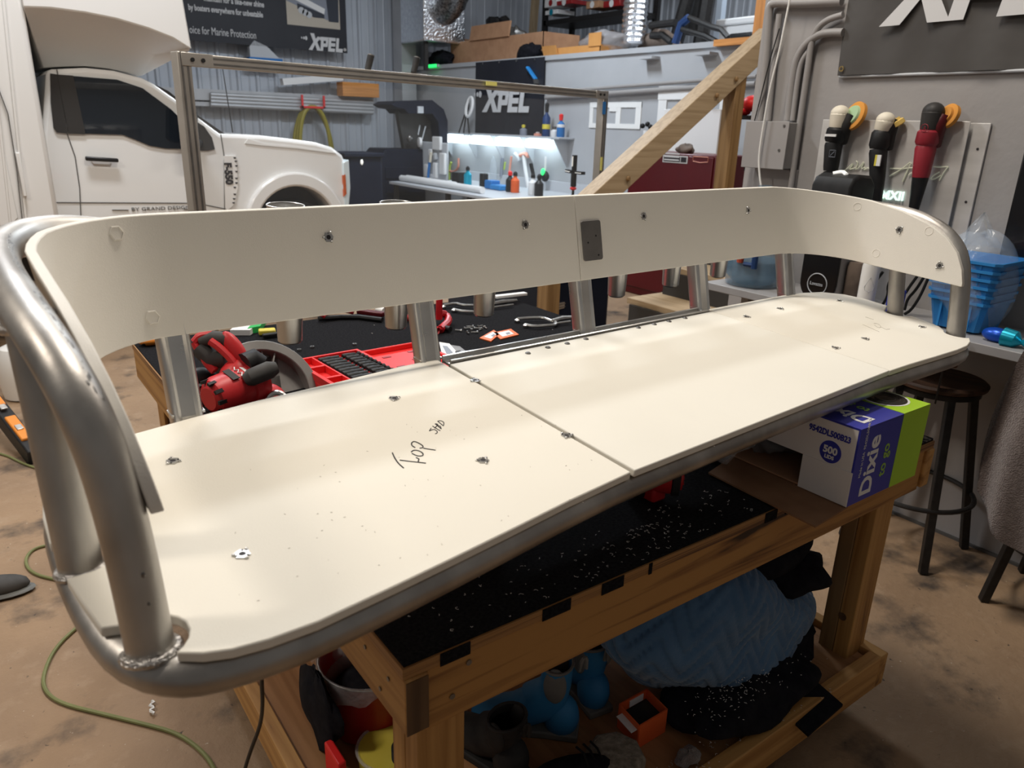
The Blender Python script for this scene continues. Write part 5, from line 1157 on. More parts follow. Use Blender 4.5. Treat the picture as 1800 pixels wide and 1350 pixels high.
# things on the shop bench
a, b = hX(700, 332, 6.2), hX(850, 347, 6.2)
for i, (x0, y0, x1, y1, r, l) in enumerate(((702, 336, 848, 347, .045, 'white cardboard tube lying on the shop bench, the front one'), (712, 329, 800, 338, .045, 'white cardboard tube lying on the shop bench, the shorter one behind'))):
    p, q = hX(x0, y0, 5.7+.1*i), hX(x1, y1, 5.7+.1*i); p.z = q.z = .808; p.y = min(p.y, 10.8); tag(MB().cyl(p, q, r).build('white_tube', 'label_white'), l, 'tube')
for i, (x, y, w2, h2, d2, m, l) in enumerate(((768, 350, .14, .05, .12, 'label_white', 'white box under the end of the white tubes'), (809, 345, .10, .09, .1, 'black_plastic', 'black device right of the white box on the shop bench'), (850, 337, .05, .10, .05, 'black_metal', 'black caddy upright near the middle of the shop bench'), (865, 338, .09, .06, .08, 'tape_blue', 'blue box near the middle of the shop bench'), (880, 340, .13, .035, .1, 'tray_blue', 'pale blue pack lying flat on the shop bench'))):
    p = hX(x, y, 6.3); MB_ = MB().box(6.3-d2, 6.3+d2, p.y-w2, p.y+w2, .762, .762+2*h2)
    tag(MB_.build('bench_item', m, bev=.015), l, 'box')
for x, m, l in ((905, 'carton_orange', 'orange bottle with a black pump on the shop bench'), (936, 'label_white', 'white jug with a black trigger on the shop bench'), (896, 'black_plastic', 'short black bottle beside the orange bottle'), (947, 'black_metal', 'black tin right of the white jug'), (822, 'teal_wrap', 'teal capped bottle left on the shop bench')):
    p = hX(x, 340, 6.25); p.z = .762; t = thing('bench_bottle', p, l, 'bottle', 'bottles on the shop bench')
    MB().lathe([(.055, 0), (.06, .01), (.06, .16), (.025, .2), (.025, .23)], p, (0, 0, 1), 16).build('bottle_body', m, t); MB().lathe([(.03, .22), (.03, .26), (.015, .28)], p, (0, 0, 1), 12).build('bottle_cap', 'black_plastic' if m != 'black_plastic' else 'bright_red', t)
    if x == 936: MB().beam(p+up*.27, p+Vector((0, .06, .40)), .03, .04, (1, 0, 0)).build('jug_trigger', 'black_plastic', t)
# cross shaped work light on a stand
c = hX(1009, 303, 5.2); t = thing('cross_work_light', (c.x, c.y, 0), 'black cross shaped work light on a slim stand', 'work light')
MB().cyl((c.x, c.y, .05), c, .014).build('light_pole', 'black_metal', t); MB().cyl(c-up*.14, c+up*.0, .03).build('light_hub', 'black_plastic', t)
for d_, L_ in ((Vector((0, 0, 1)), .17), (Vector((0, 1, 0.08)), .12), (Vector((0, -1, .0)), .15)):
    o = MB().beam(c, c+d_*L_, .03, .045, (1, 0, 0)).build('light_arm', 'black_plastic', t); MB().beam(c+d_*(L_*.35)+Vector((-.018, 0, 0)), c+d_*(L_*.92)+Vector((-.018, 0, 0)), .004, .03, (1, 0, 0)).build('light_lens', 'led_white', o)
for k in range(3): MB().cyl((c.x, c.y, .25), (c.x+.35*math.cos(k*2.1), c.y+.35*math.sin(k*2.1), .01), .010).build('stand_leg', 'black_metal', t)
MB().ell(c-up*.16, .035, .035, .02).build('light_knob', 'bright_red', t)
# black machine with arched hood, facing the room
Ym = 11.0
def mX(x, y, d=0): p = hY(x, y, Ym+d); return p
x0, x1 = mX(655, 262).x, mX(748, 262).x; z0 = mX(700, 262).z
t = thing('black_hooded_cabinet', ((x0+x1)/2, Ym+.4, 0), 'big black cabinet with an arched hood standing left of the tool panel', 'cabinet')
MB().prism([(x0+.12, .04), (x1, .04), (x1, z0), (x0+.22, z0), (x0, z0-.24), (x0, .3)], (0, Ym, 0), (1, 0, 0), (0, 0, 1), (0, 1, 0), 0, .6).build('cabinet_body', 'bin_dark', t, bev=.02)
for k in range(4): MB().box(x0+.2, x1-.06, Ym-.015, Ym, .12+k*.22, .12+k*.22+.18).build('cabinet_drawer', 'bin_dark', t, bev=.01)
pts = [(680, 184), (690, 178), (752, 176), (772, 192), (779, 212), (779, 262), (766, 262), (762, 215), (752, 200), (710, 200), (703, 192), (690, 190)]
MB().prism([(mX(*q).x, mX(*q).z) for q in pts], (0, Ym, 0), (1, 0, 0), (0, 0, 1), (0, 1, 0), -.15, .5).build('hood_arch', 'bin_dark', t, bev=.01)
pts = [(704, 196), (760, 198), (768, 262), (716, 262)]
MB().prism([(mX(*q).x, mX(*q).z) for q in pts], (0, Ym, 0), (1, 0, 0), (0, 0, 1), (0, 1, 0), .1, .2).build('hood_back', 'truck_grey', t)
p = mX(739, 193, -.16); MB().box(p.x-.05, p.x+.05, Ym-.17, Ym-.15, p.z-.05, p.z+.05).build('hood_label', 'light_grey', t)
MB().ell(mX(720, 243, -.05), .05, .05, .06).build('front_knob', 'dark_steel', t)
for q0, q1 in (((738, 220), (735, 237)), ((748, 222), (742, 245)), ((768, 225), (765, 240))): MB().cyl(mX(*q0, .05), mX(*q1, .05), .010).build('hood_strut', 'light_grey', t)
tag(MB().box(3.02, 4.26, 4.45, 5.0, 0, .88).build('navy_storage_trunk', 'bin_dark', bev=.03), 'dark navy storage trunk on the floor behind the stair newel', 'trunk')
# hose on its rack on the left wall
c = hY(545, 215, 12.7); t = thing('hose_rack', c, 'yellow hose coiled on a small red rack on the corrugated wall', 'hose')
MB().box(c.x-.20, c.x+.20, 12.5, 12.75, c.z+.22, c.z+.25).box(c.x-.20, c.x-.17, 12.5, 12.53, c.z+.22, c.z+.42).box(c.x+.17, c.x+.20, 12.5, 12.53, c.z+.22, c.z+.42).build('rack_bracket', 'bright_red', t)
for k in range(3): MB().tube(smooth_open([Vector((c.x-.28-.03*k, 12.55+.05*k, c.z-.75+.1*k)), Vector((c.x-.24-.02*k, 12.55+.05*k, c.z-.1)), Vector((c.x-.12, 12.55+.05*k, c.z+.24)), Vector((c.x+.12, 12.55+.05*k, c.z+.24)), Vector((c.x+.26+.02*k, 12.55+.05*k, c.z-.1)), Vector((c.x+.30+.03*k, 12.55+.05*k, c.z-.7+.1*k))], 2), .035, 8).build('hose_loop', 'hose_yellow', t)
# brush on the girt
c = hY(465, 103, 12.6); t = thing('wash_brush', c, 'blue bristled brush with grey handle standing on the wall girt', 'brush')
MB().prism([(-.22, 0), (.26, 0), (.05, .18), (-.14, .25), (-.22, .16)], c-up*.0, (1, 0, 0), (0, 0, 1), (0, 1, 0), 0, .12).build('brush_head', 'light_grey', t)
MB().box(c.x-.24, c.x+.28, 12.58, 12.74, c.z-.10, c.z+.01).build('brush_bristle', 'tape_blue', t); MB().beam(c+Vector((-.1, .05, .2)), c+Vector((-.24, .05, .36)), .05, .09, (0, 1, 0)).build('brush_handle', 'dark_steel', t)
c0, c1 = hY(600, 146, 12.5), hY(664, 152, 12.5)
tag(MB().box(c0.x, c1.x, 12.45, 12.70, c0.z-.20, c0.z+.02).build('wood_offcut', 'orange_wood_x', bev=.004), 'orange wood offcut lying on the wall girt', 'wood offcut')
c0, c1 = hY(495, 144, 12.58), hY(600, 136, 12.58)
tag(MB().beam(c0, c1, .14, .10).build('white_board_strip', 'white_paint'), 'white board leaning on the wall girt left of the wood offcut', 'board')
for i in range(4):
    y = 158+i*6; a, b = hY(370, y+8, 12.62), hY(655, y+22, 12.62); tag(MB().cyl(a, b, .035).build('steel_pipe', 'steel_girt'), 'long grey pipe stored along the wall girt, '+('topmost of four', 'second from the top', 'third from the top', 'lowest of four')[i], 'pipe', 'pipes stored on the wall girt')
# marine banner on the left wall
YM = 12.6
def onM(x, y): return hY(x, y, YM)
a, b = onM(322, 66), onM(611, 97)
t = thing('marine_banner', (b.x-1.2, YM, b.z), 'wide black wall banner with white printed lines and a boat photo', 'banner')
zb_ = (a.z+b.z)/2
MB().box(a.x-1.5, b.x, YM, YM+.012, zb_, zb_+2.2).build('banner_sheet', 'banner_black', t)
e1, e2 = (1, 0, 0), (0, 0, 1)
def mtext(s_, x, y, x2, sz, bold=0.): # fitted between two photo columns
    p, q = onM(x, y), onM(x2, y); o = text(s_, 'banner_text', 'print_white', t, p+Vector((0, -.004, 0)), e1, e2, sz, .002, bold)
    xs_ = [v.co.x for v in o.data.vertices]; w0 = max(xs_)-min(xs_); k = (q.x-p.x)/w0
    for v in o.data.vertices: v.co.x = p.x+(v.co.x-p.x)*k
zr = onM(330, 56).z
mtext('oice for Marine Protection', 333, 58, 449, .15)
mtext('by boaters everywhere for unbeatable', 331, 17, 461, .11, .003)
mtext('maintain for a like-new shine', 358, 1, 463, .11, .003)
XPEL('print_white', t, Vector((onM(543, 84).x, YM-.006, onM(541, 84).z-.03)), e1, e2, .25, thick=.006, xs=.74)
p, q = onM(505, 42), onM(598, 53); zp = (p.z+q.z)/2
ph = MB().box(p.x, q.x, YM-.004, YM, zp, zp+1.1).build('photo_print', 'photo_tan', t)
w_ = q.x-p.x
for poly, m in (([(0, .35), (1, .55), (1, 1.1), (0, 1.1)], 'photo_sky'), ([(0, .34), (.75, .12), (.98, .12), (.98, .5), (.6, .62), (0, .72)], 'photo_steel'), ([(.05, .40), (.7, .20), (.72, .28), (.05, .50)], 'label_white'), ([(.78, .1), (.97, .1), (.99, .55), (.8, .75), (.74, .5)], 'photo_dark'), ([(.2, .24), (.5, .14), (.7, .14), (.7, .2), (.2, .32)], 'photo_dark'), ([(.3, .78), (.7, .7), (.8, .85), (.4, .95)], 'photo_dark')):
    MB().prism([(p.x+a_*w_, zp+b_) for a_, b_ in poly], (0, YM-.004, 0), (1, 0, 0), (0, 0, 1), (0, -1, 0), .0, .001+.0005*len(ph.children)).build('photo_shape', m, ph)
for k in range(3): MB().lathe([(.05, 0), (.05, .001)], (p.x+w_*(.27+.07*k), YM-.0085, zp+.22-.025*k), (0, -1, 0), 14).build('photo_shape', 'light_grey', ph)
MB().lathe([(.025, 0), (.025, .01)], (b.x-.05, YM-.004, zb_+.05), (0, -1, 0), 12).build('eyelet', 'steel', t)
# ================================================================== LOFT STORAGE
ZL = 2.562
def LB(x0, y0, x1, y1, X): a, b = hX(x0, y0, X), hX(x1, y1, X); return a, b
# silver duct column and elbow
a, b = hX(718, 75, 6.75), hX(759, 75, 6.75)
t = thing('foil_duct_box', (6.8, (a.y+b.y)/2, a.z), 'square foil wrapped duct hanging in the corner above the frame', 'duct')
MB().box(6.6, 6.6+(a.y-b.y), b.y, a.y, hX(735, 76, 6.75).z, 6).build('duct_body', 'foil', t, bev=.02)
MB().box(6.68, 6.74, b.y+.1, b.y+.16, hX(735, 125, 6.75).z, hX(735, 76, 6.75).z).build('duct_strap', 'truck_grey', t)
c = hX(780, -5, 7.2); t = thing('foil_flex_duct', c, 'dark shiny flexible duct bend beside the foil duct', 'duct')
mb = MB(); pts = [hX(762, 28, 7.0), hX(775, 20, 7.0), hX(790, 6, 7.0), hX(800, -15, 7.0), hX(803, -50, 7.0)]
sm = smooth_open(pts, 2); MB().tube(sm, [.24+.02*(i % 2) for i in range(len(sm))], 16).build('duct_bend', 'foil_dark', t)
a = hX(1112, 78, 7.6); b = hX(1128, -120, 7.6)
t = thing('foil_flex_duct', a, 'crinkled silver flexible duct standing upright on the loft edge', 'duct')
pts = [a.lerp(b, i/40) for i in range(41)]; MB().tube(pts, [.15+.014*(i % 2) for i in range(41)], 20).build('duct_sleeve', 'foil', t, ang=10)
# open cardboard box long
def carton(name, x0, yb, x1, yt, X, d, mat, lab, flap=True):
    a, b = hX(x0, yb, X), hX(x1, yt, X); z1 = (hX(x0, yt, X).z+b.z)/2
    t = thing(name, (X+d/2, (a.y+b.y)/2, ZL), lab, 'carton')
    MB().box(X, X+.01, b.y, a.y, ZL, z1).build('carton_side', mat, t); MB().box(X+d-.01, X+d, b.y, a.y, ZL, z1).build('carton_side', mat, t)
    MB().box(X, X+d, a.y-.01, a.y, ZL, z1).build('carton_side', mat, t); MB().box(X, X+d, b.y, b.y+.01, ZL, z1).build('carton_side', mat, t)
    MB().box(X+.01, X+d-.01, b.y+.01, a.y-.01, ZL, ZL+.01).build('carton_bottom', mat, t)
    return t, a, b, z1
t, a, b, z1 = carton('cardboard_box', 792, 98, 955, 66, 7.3, .7, 'card', 'long brown cardboard box with raised flaps on the loft edge')
MB().ob(Vector((7.3, (a.y+b.y)/2+.1, z1+.10)), Vector((.01, 0, .0)), Vector((0, .55, 0)), Vector((.02, 0, .11))).build('carton_flap', 'card', t)
MB().ob(Vector((7.6, a.y+.12, z1+.08)), Vector((.30, 0, 0)), Vector((0, .22, .04)), Vector((0, 0, .006))).build('carton_flap', 'card', t)
crumple('black_packing', (7.65, hX(870, 50, 7.6).y, 3.05), (.2, .25, .22), 'black_gloss', 'glossy black bundle sticking out of the long cardboard box', 'bundle', 51)
crumple('dark_packing', (7.6, hX(905, 62, 7.6).y, 2.92), (.2, .22, .16), 'dark_steel', 'dark crumpled foil bundle in the right half of the long box', 'bundle', 52)
crumple('black_cloth_heap', (7.15, hX(930, 94, 7.15).y, 2.63), (.12, .26, .12), 'black_cloth', 'black cloth heap on the loft edge above the hanging banner', 'cloth', 53)
crumple('black_cloth_heap', (7.2, hX(775, 100, 7.2).y, 2.66), (.14, .35, .14), 'black_cloth', 'black cloth heap on the loft edge left of the long box', 'cloth', 54)
t, a, b, z1 = carton('cardboard_box', 960, 97, 1055, 82, 7.15, .5, 'card_orange', 'low orange cardboard box with open flaps on the loft edge')
MB().ob(Vector((7.12, a.y-.13, z1-.06)), Vector((.01, 0, 0)), Vector((0, .15, 0)), Vector((-.03, 0, .09))).build('carton_flap', 'card_orange', t)
MB().ob(Vector((7.14, b.y+.1, z1+.06)), Vector((.005, 0, 0)), Vector((0, .12, 0)), Vector((0, 0, .08))).build('carton_flap', 'card_orange', t)
crumple('clear_wrap_heap', (7.35, hX(1065, 82, 7.4).y, 2.72), (.2, .38, .13), 'bag_dull', 'heap of clear wrap between the orange box and the foil duct', 'plastic film', 55)
a = hX(760, 116, 6.93); t = thing('green_glow_strip', a, 'small glowing green light strip on top of the loft wall', 'light')
MB().box(6.9, 6.95, a.y-.17, a.y+.17, a.z-.025, a.z+.025).build('glow_tube', 'led_green', t, bev=.02); MB().box(6.91, 6.94, a.y-.21, a.y-.17, a.z-.02, a.z+.02).build('glow_cap', 'light_grey', t)
# black shelf rack
Xs = 8.6; a, b = hX(955, 60, Xs), hX(1100, 40, Xs)
t = thing('black_storage_rack', (Xs+.3, (a.y+b.y)/2, ZL), 'black steel storage rack full of clutter on the loft', 'rack')
for y in (a.y, b.y):
    for x in (Xs, Xs+.6): MB().box(x, x+.06, y-.05, y+.05, ZL, 4.6).build('rack_post', 'black_metal', t)
zs1 = hX(1020, 30, Xs).z
for z in (zs1, zs1+.95, ZL+.04): MB().box(Xs, Xs+.66, b.y, a.y, z-.06, z+.02).build('rack_shelf', 'black_metal', t)
rnd = random.Random(2)
clut = [('card', .22, .2), ('black_cloth', .3, .16), ('photo_brown', .2, .2), ('card', .16, .22), ('dark_steel', .14, .18), ('label_white', .1, .14), ('photo_brown', .18, .2), ('photo_brown', .2, .24)]
y = a.y-.12
for i, (m, w2, h2) in enumerate(clut):
    y -= w2*.55
    if y < b.y+.1: break
    crumple('rack_bundle', (Xs+.25, y, ZL+.06+h2*.6+.1*(i % 2)), (.2, w2*.62, h2*.75), m, ('brown paper bundle', 'black cloth bundle', 'brown rag bundle', 'cardboard bundle', 'grey metal bundle', 'white paper bundle', 'dark brown bundle', 'rust brown bundle')[i]+' on the low rack shelf, number %s from the left' % ('one', 'two', 'three', 'four', 'five', 'six', 'seven', 'eight')[i], 'bundle', 60+i, amp=.35); y -= w2*.45
for i, (x0, y0, x1, y1, m, l) in enumerate(((957, 14, 979, -4, 'label_white', 'white carton at the left end of the upper rack shelf'), (958, 27, 980, 16, 'label_white', 'flat white and teal carton under the white one'), (978, 10, 1005, -2, 'bucket_red', 'red carton beside the white one on the rack'), (1030, 16, 1052, 0, 'card', 'brown carton in the middle of the upper rack shelf'), (1060, 14, 1090, -2, 'bucket_red', 'red carton at the right end of the upper rack shelf'))):
    p, q = hX(x0, y0, Xs-.02), hX(x1, y1, Xs-.02); t2 = thing('rack_carton', (Xs, (p.y+q.y)/2, min(p.z, q.z)), l, 'carton')
    MB().box(Xs-.02, Xs+.35, min(p.y, q.y), max(p.y, q.y), min(p.z, q.z), max(p.z, q.z)).build('carton_body', m, t2, bev=.006)
    MB().lathe([(.05, 0), (.05, .002)], (Xs-.021, (p.y+q.y)/2, (p.z+q.z)/2), (-1, 0, 0), 14).build('carton_mark', 'teal_wrap' if i == 1 else ('bucket_red' if m == 'label_white' else 'label_white'), t2)
tag(MB().beam(hX(942, 5, 8.9)+Vector((0, 0, .3)), hX(935, 78, 8.9), .06, .14, (1, 0, 0)).build('leaning_stud', 'lumber_z'), 'pine stud leaning on the far wall left of the black rack', 'stud')
# black frames and white cabinet right side of the loft
t = thing('black_machine_frame', hX(1190, 78, 7.7), 'black tilted exercise machine frame on the loft edge', 'machine')
def k3(pts, r, m='black_metal', X=7.7, n='frame_tube'): MB().tube([hX(x, y, X) for x, y in pts], r, 8).build(n, m, t)
for dx in (0, 1): k3([(1187+dx*44, 78), (1215+dx*32, -20)], .10, n='frame_upright', X=8.2+.1*dx)
k3([(1143, 45), (1187, 40)], .045); k3([(1145, 63), (1165, 62), (1180, 74)], .045); k3([(1187, 76), (1198, 42), (1211, 31)], .05, 'navy'); k3([(1211, 31), (1250, 47), (1268, 52), (1280, 66)], .035); k3([(1195, 50), (1240, 63), (1262, 75)], .035); k3([(1280, 66), (1275, 74)], .03)
MB().beam(hX(1202, 60, 8.3), hX(1230, -20, 8.3), .08, .30, (1, 0, 0)).build('frame_panel', 'truck_grey', t)
crumple('dark_tyre_heap', (7.9, hX(1160, 70, 7.9).y, 2.72), (.2, .3, .14), 'photo_brown', 'dark brown heap behind the foil duct on the loft', 'heap', 71)
a, b = hX(1262, 70, 8.6), hX(1325, 30, 8.6)
t = thing('white_chest', (8.8, (a.y+b.y)/2, ZL), 'white chest with a ridged lid at the right end of the loft', 'chest')
MB().box(8.6, 9.2, b.y-.3, a.y, ZL, hX(1290, 44, 8.6).z).build('chest_body', 'white_paint', t, bev=.02); MB().box(8.56, 9.24, b.y-.34, a.y+.04, hX(1290, 44, 8.6).z, hX(1290, 32, 8.6).z).build('chest_lid', 'white_paint', t, bev=.02)
a, b = hX(1278, 68, 8.0), hX(1322, 55, 8.0); tag(MB().box(8.0, 8.3, b.y, a.y, ZL, b.z+.0).build('black_case', 'black_plastic', bev=.03), 'flat black case in front of the white chest', 'case')
tag(MB().box(9.4, 9.5, hX(1268, 20, 9.4).y, hX(1258, 20, 9.4).y, ZL, 4.6).build('white_panel_strip', 'insul', bev=.004), 'tall pale panel standing left of the white chest', 'panel')
# ================================================================== RIGHT WALL
XR = 3.255
def R_(x, y, off=.0): return hX(x, y, XR-off)
# grey banner
bl, br_ = R_(1472, 129, .02), R_(1800, 126, .02)
t = thing('wall_banner', (XR, 1.3, 1.89), 'large grey vinyl banner with white XPEL letters at the top right', 'banner')
rows = []
for i in range(41):
    y = 2.047-.04*i; rows.append([Vector((XR-.018-.006*math.sin(i*.55+j*.9)-.004*math.sin(i*1.3-j*.6), y+(.012*j/8 if i == 0 else 0), 1.885+j*.09)) for j in range(9)])
mb = MB().grid(rows); mb.grid([[p+Vector((.004, 0, 0)) for p in r] for r in rows]); mb.build('banner_sheet', 'banner_grey', t, ang=80)
XPEL('print_white', t, Vector((XR-.034, 1.866, 2.066)), (0, -1, 0), (0, 0, 1), .253, thick=.003)
e = R_(1479, 121, .03); MB().tube([e+Vector((0, .009*math.cos(2*pi*k/16), .009*math.sin(2*pi*k/16))) for k in range(16)], .003, 6, closed=True).build('eyelet', 'brass', t)
MB().cyl((XR-.012, 2.04, 1.880), (XR-.012, .45, 1.880), .006, n=8).build('banner_cord', 'light_grey', t)
# conduits
def pipe(name, pts, r, lab, off=.03): return tag(MB().tube(smooth_open([R_(x, y, off) for x, y in pts], 2), r, 12).build(name, 'conduit_grey'), lab, 'conduit')
pipe('wall_conduit', [(1480, 2), (1400, 6), (1362, 4), (1352, 12), (1350, 40), (1345, 120), (1335, 212)], .019, 'grey conduit at the left wall edge turning along the top of the picture')
pipe('wall_conduit', [(1370, 25), (1366, 60), (1358, 130), (1350, 212)], .014, 'short straight grey conduit just right of the edge conduit')
pipe('wall_conduit', [(1482, 57), (1462, 57), (1440, 60), (1415, 78), (1399, 105), (1392, 140), (1384, 212)], .017, 'thick grey conduit bending down into the electrical box')
pipe('wall_conduit', [(1420, 92), (1408, 110), (1402, 140), (1393, 212)], .012, 'thin grey conduit tucked beside the thick bent one')
pipe('wall_conduit', [(1482, 26), (1455, 34), (1436, 50), (1426, 75), (1420, 120), (1408, 200), (1388, 345), (1378, 420)], .014, 'long thin grey conduit curving past the right of the electrical box')
# electrical box
d_ = .11; XB = XR-d_
a, b, c = hX(1313, 214, XB), hX(1386, 217, XB), hX(1374, 297, XB)
t = thing('electrical_box', (XR, (a.y+b.y)/2, c.z), 'grey steel electrical box mounted on the right wall under the conduits', 'electrical box')
MB().box(XB+.006, XR, b.y, a.y, c.z, a.z).build('box_body', 'panel_grey', t, bev=.003); MB().box(XB, XB+.006, b.y-.004, a.y+.004, c.z-.004, a.z+.004).build('box_cover', 'panel_grey', t, bev=.002)
for y_, z_ in ((b.y+.02, a.z-.015), (b.y+.03, (a.z+c.z)/2-.02)): MB().lathe([(.006, 0), (.006, .003)], (XB, y_, z_), (-1, 0, 0), 10).build('cover_screw', 'dark_steel', t)
tag(MB().box(XR-.02, XR, c.y-.02, a.y-.01, c.z-.16, c.z-.005).build('wall_patch_plate', 'panel_grey', bev=.003), 'flat grey plate on the wall just below the electrical box', 'plate')
tag(MB().tube(smooth_open([R_(x, y, .135) for x, y in ((1389, -5), (1378, 50), (1370, 90), (1352, 160), (1342, 220), (1334, 270), (1334, 300), (1340, 345))], 2), .0045, 8).build('white_cable', 'white_plastic'), 'thin white cable hanging over the electrical box', 'cable')
tag(MB().tube(smooth_open([R_(x, y, .06) for x, y in ((1370, 50), (1352, 110), (1340, 160), (1327, 210), (1316, 250), (1308, 300))], 2), .003, 6).build('black_wire', 'cord_black'), 'thin black wire running down left of the white cable', 'cable')
# brushed sign plate
XP = XR-.035
def PL(x, y): return hX(x, y, XP)
ya, yb = PL(1447, 210).y, PL(1706, 214).y; zt, zb2 = PL(1447, 210).z, 1.20
t = thing('brushed_sign_plate', (XR, (ya+yb)/2, zb2), 'brushed aluminium sign plate with script lettering holding three polishers', 'sign')
MB().box(XP, XP+.006, yb, ya, zb2, zt).build('plate_sheet', 'brushed_plate', t, bev=.002)
MB().box(XR-.012, XR-.002, PL(1738, 214).y, yb+.06, zb2+.02, zt-.005).build('plate_back_flange', 'brushed_plate', t, bev=.002)
for z_ in (zt-.10, zt-.30): MB().lathe([(.005, 0), (.005, .001)], (XR-.013, (PL(1738, 214).y+yb)/2-.005, z_), (-1, 0, 0), 10).build('flange_hole', 'ink', t)
def sg(name, mat, L_, r): 
    mb = MB()
    for st_ in L_: mb.tube(smooth_open([hX(1420+x/5.19, 160+y/5.19, XP-.006) for x, y in st_], 1), r, 5)
    return mb.build(name, mat, t)
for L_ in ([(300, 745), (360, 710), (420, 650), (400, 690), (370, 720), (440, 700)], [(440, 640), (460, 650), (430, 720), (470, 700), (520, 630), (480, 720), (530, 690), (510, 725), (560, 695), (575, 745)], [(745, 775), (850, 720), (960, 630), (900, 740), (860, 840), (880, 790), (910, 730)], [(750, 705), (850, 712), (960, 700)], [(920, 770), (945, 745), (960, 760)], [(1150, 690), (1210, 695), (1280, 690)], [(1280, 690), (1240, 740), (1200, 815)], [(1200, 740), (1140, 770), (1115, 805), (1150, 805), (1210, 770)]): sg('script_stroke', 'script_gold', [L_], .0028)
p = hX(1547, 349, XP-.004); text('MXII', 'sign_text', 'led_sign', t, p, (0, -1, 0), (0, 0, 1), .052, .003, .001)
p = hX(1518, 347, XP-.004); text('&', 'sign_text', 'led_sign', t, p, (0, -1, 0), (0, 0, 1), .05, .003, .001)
# polishers
def polisher(pts, rad, mats, pad, padcols, lab):
    X = XP-.06; t = thing('hand_polisher', hX(*pts[-1], X), lab, 'polisher', 'polishers on the sign plate')
    P = [hX(x, y, X) for x, y in pts]; out = Vector((-1, 0, 0))
    MB().tube(smooth_open([P[0]+up*.012, P[0], P[1]], 1), [rad*.75, rad*1.05, rad*1.0, rad*.9], 14).ell(P[0]+up*.008, rad*.98, rad*1.05, rad*.9).build('polisher_head', mats[0], t)
    MB().tube([P[1], P[1].lerp(P[2], .15), P[1].lerp(P[2], .8), P[2]], [rad*.85, rad*1.08, rad*1.12, rad*.95], 14).build('polisher_gearbox', mats[1], t)
    MB().tube([P[2], P[2].lerp(P[3], .1), P[2].lerp(P[3], .85), P[3]], [rad*.92, rad, rad*.86, rad*.8], 14).build('polisher_body', mats[2], t)
    MB().tube([P[3], P[3].lerp(P[4], .3), P[4]], [rad*.8, rad*.7, rad*.5], 12).build('polisher_tail', mats[3], t)
    c = hX(*pad[:2], XP-.03); ax = Vector((-.88, .35, .30)) if len(pad) < 4 else Vector(pad[3]); ax.normalize(); pr = pad[2]
    MB().lathe([(pr*.6, -.012), (pr, -.008), (pr, .008), (pr*.85, .012)], c, ax, 28).build('foam_pad', padcols[0], t)
    MB().lathe([(pr*.70, .010), (pr*.62, .022)], c, ax, 24).build('backing_plate', padcols[1], t)
    q = c+ax*.02; MB().tube(smooth_open([q, q.lerp(P[1], .4)+Vector((0, -.0, -.03)), P[2]+Vector((.03, -.015, 0))], 1), [.022, .03, .026], 12).build('drive_shroud', mats[4], t)
    return t, P, X
t, P, X = polisher([(1476, 203), (1472, 224), (1466, 250), (1460, 300), (1462, 345)], .038, ['cream_plastic', 'black_plastic', 'black_plastic', 'black_plastic', 'black_rubber'], (1503, 204, .060), ['pad_orange', 'pad_green'], 'black polisher with cream head and orange green pad, leftmost of three')
MB().box(X-.045, X-.041, P[1].y-.027, P[1].y+.027, P[1].z-.038, P[1].z-.028).build('body_band', 'label_white', t)
c = hX(1463, 270, X-.0385); MB().tube([c+Vector((0, .014, .014)), c+Vector((0, -.014, .014)), c+Vector((0, -.014, -.014)), c+Vector((0, .014, -.014))], .0014, 4, closed=True).tube([c+Vector((0, .009, -.009)), c+Vector((0, -.009, .009))], .0016, 4).build('logo_mark', 'photo_steel', t)
t, P, X = polisher([(1556, 215), (1551, 229), (1544, 262), (1542, 320), (1540, 375)], .036, ['cream_plastic', 'black_plastic', 'black_plastic', 'black_plastic', 'black_plastic'], (1578, 217, .028, (-.3, .5, .8)), ['pad_yellow', 'pad_yellow'], 'black polisher with cream head and small yellow pad, the middle one')
c = hX(1543, 282, X-.035); MB().box(c.x-.002, c.x+.004, c.y-.012, c.y+.004, c.z-.022, c.z+.022).build('rating_label', 'label_white', t); MB().box(c.x-.002, c.x+.004, c.y+.004, c.y+.013, c.z-.022, c.z+.022).build('rating_label', 'yellow_plastic', t)
t, P, X = polisher([(1640, 200), (1634, 228), (1628, 256), (1618, 312), (1606, 368)], .039, ['truck_grey', 'polisher_red', 'polisher_red', 'black_plastic', 'cabinet_red'], (1668, 204, .046), ['pad_orange', 'pad_orange'], 'red and black polisher hanging on the right of the sign plate')
c = P[1]+Vector((-.043, 0, .006)); MB().tube([c+Vector((0, .014*math.cos(2*pi*k/18), .014*math.sin(2*pi*k/18))) for k in range(18)], .0012, 4, closed=True).tube([c+Vector((0, .003, -.007)), c+Vector((0, 0, .007)), c+Vector((0, -.004, .002)), c+Vector((0, 0, 0)), c+Vector((0, -.006, -.007))], .0012, 4).build('logo_mark', 'polisher_red', t)
MB().tube([P[3]+Vector((-.012, .02, 0)), P[3]+Vector((-.02, 0, -.022)), P[3]+Vector((-.012, -.02, 0))], .006, 8).build('tail_loop', 'polisher_red', t)
# counter
ZC = .95
t = thing('wall_counter', (3.06, .9, 0), 'grey counter shelf fixed along the right wall', 'counter')
MB().box(2.868, XR, -.6, 2.35, ZC-.035, ZC).build('counter_top', 'counter', t, bev=.003)
for y in (2.2, .2): MB().box(3.0, XR, y-.02, y+.02, ZC-.25, ZC-.035).build('counter_bracket', 'wall_grey', t)
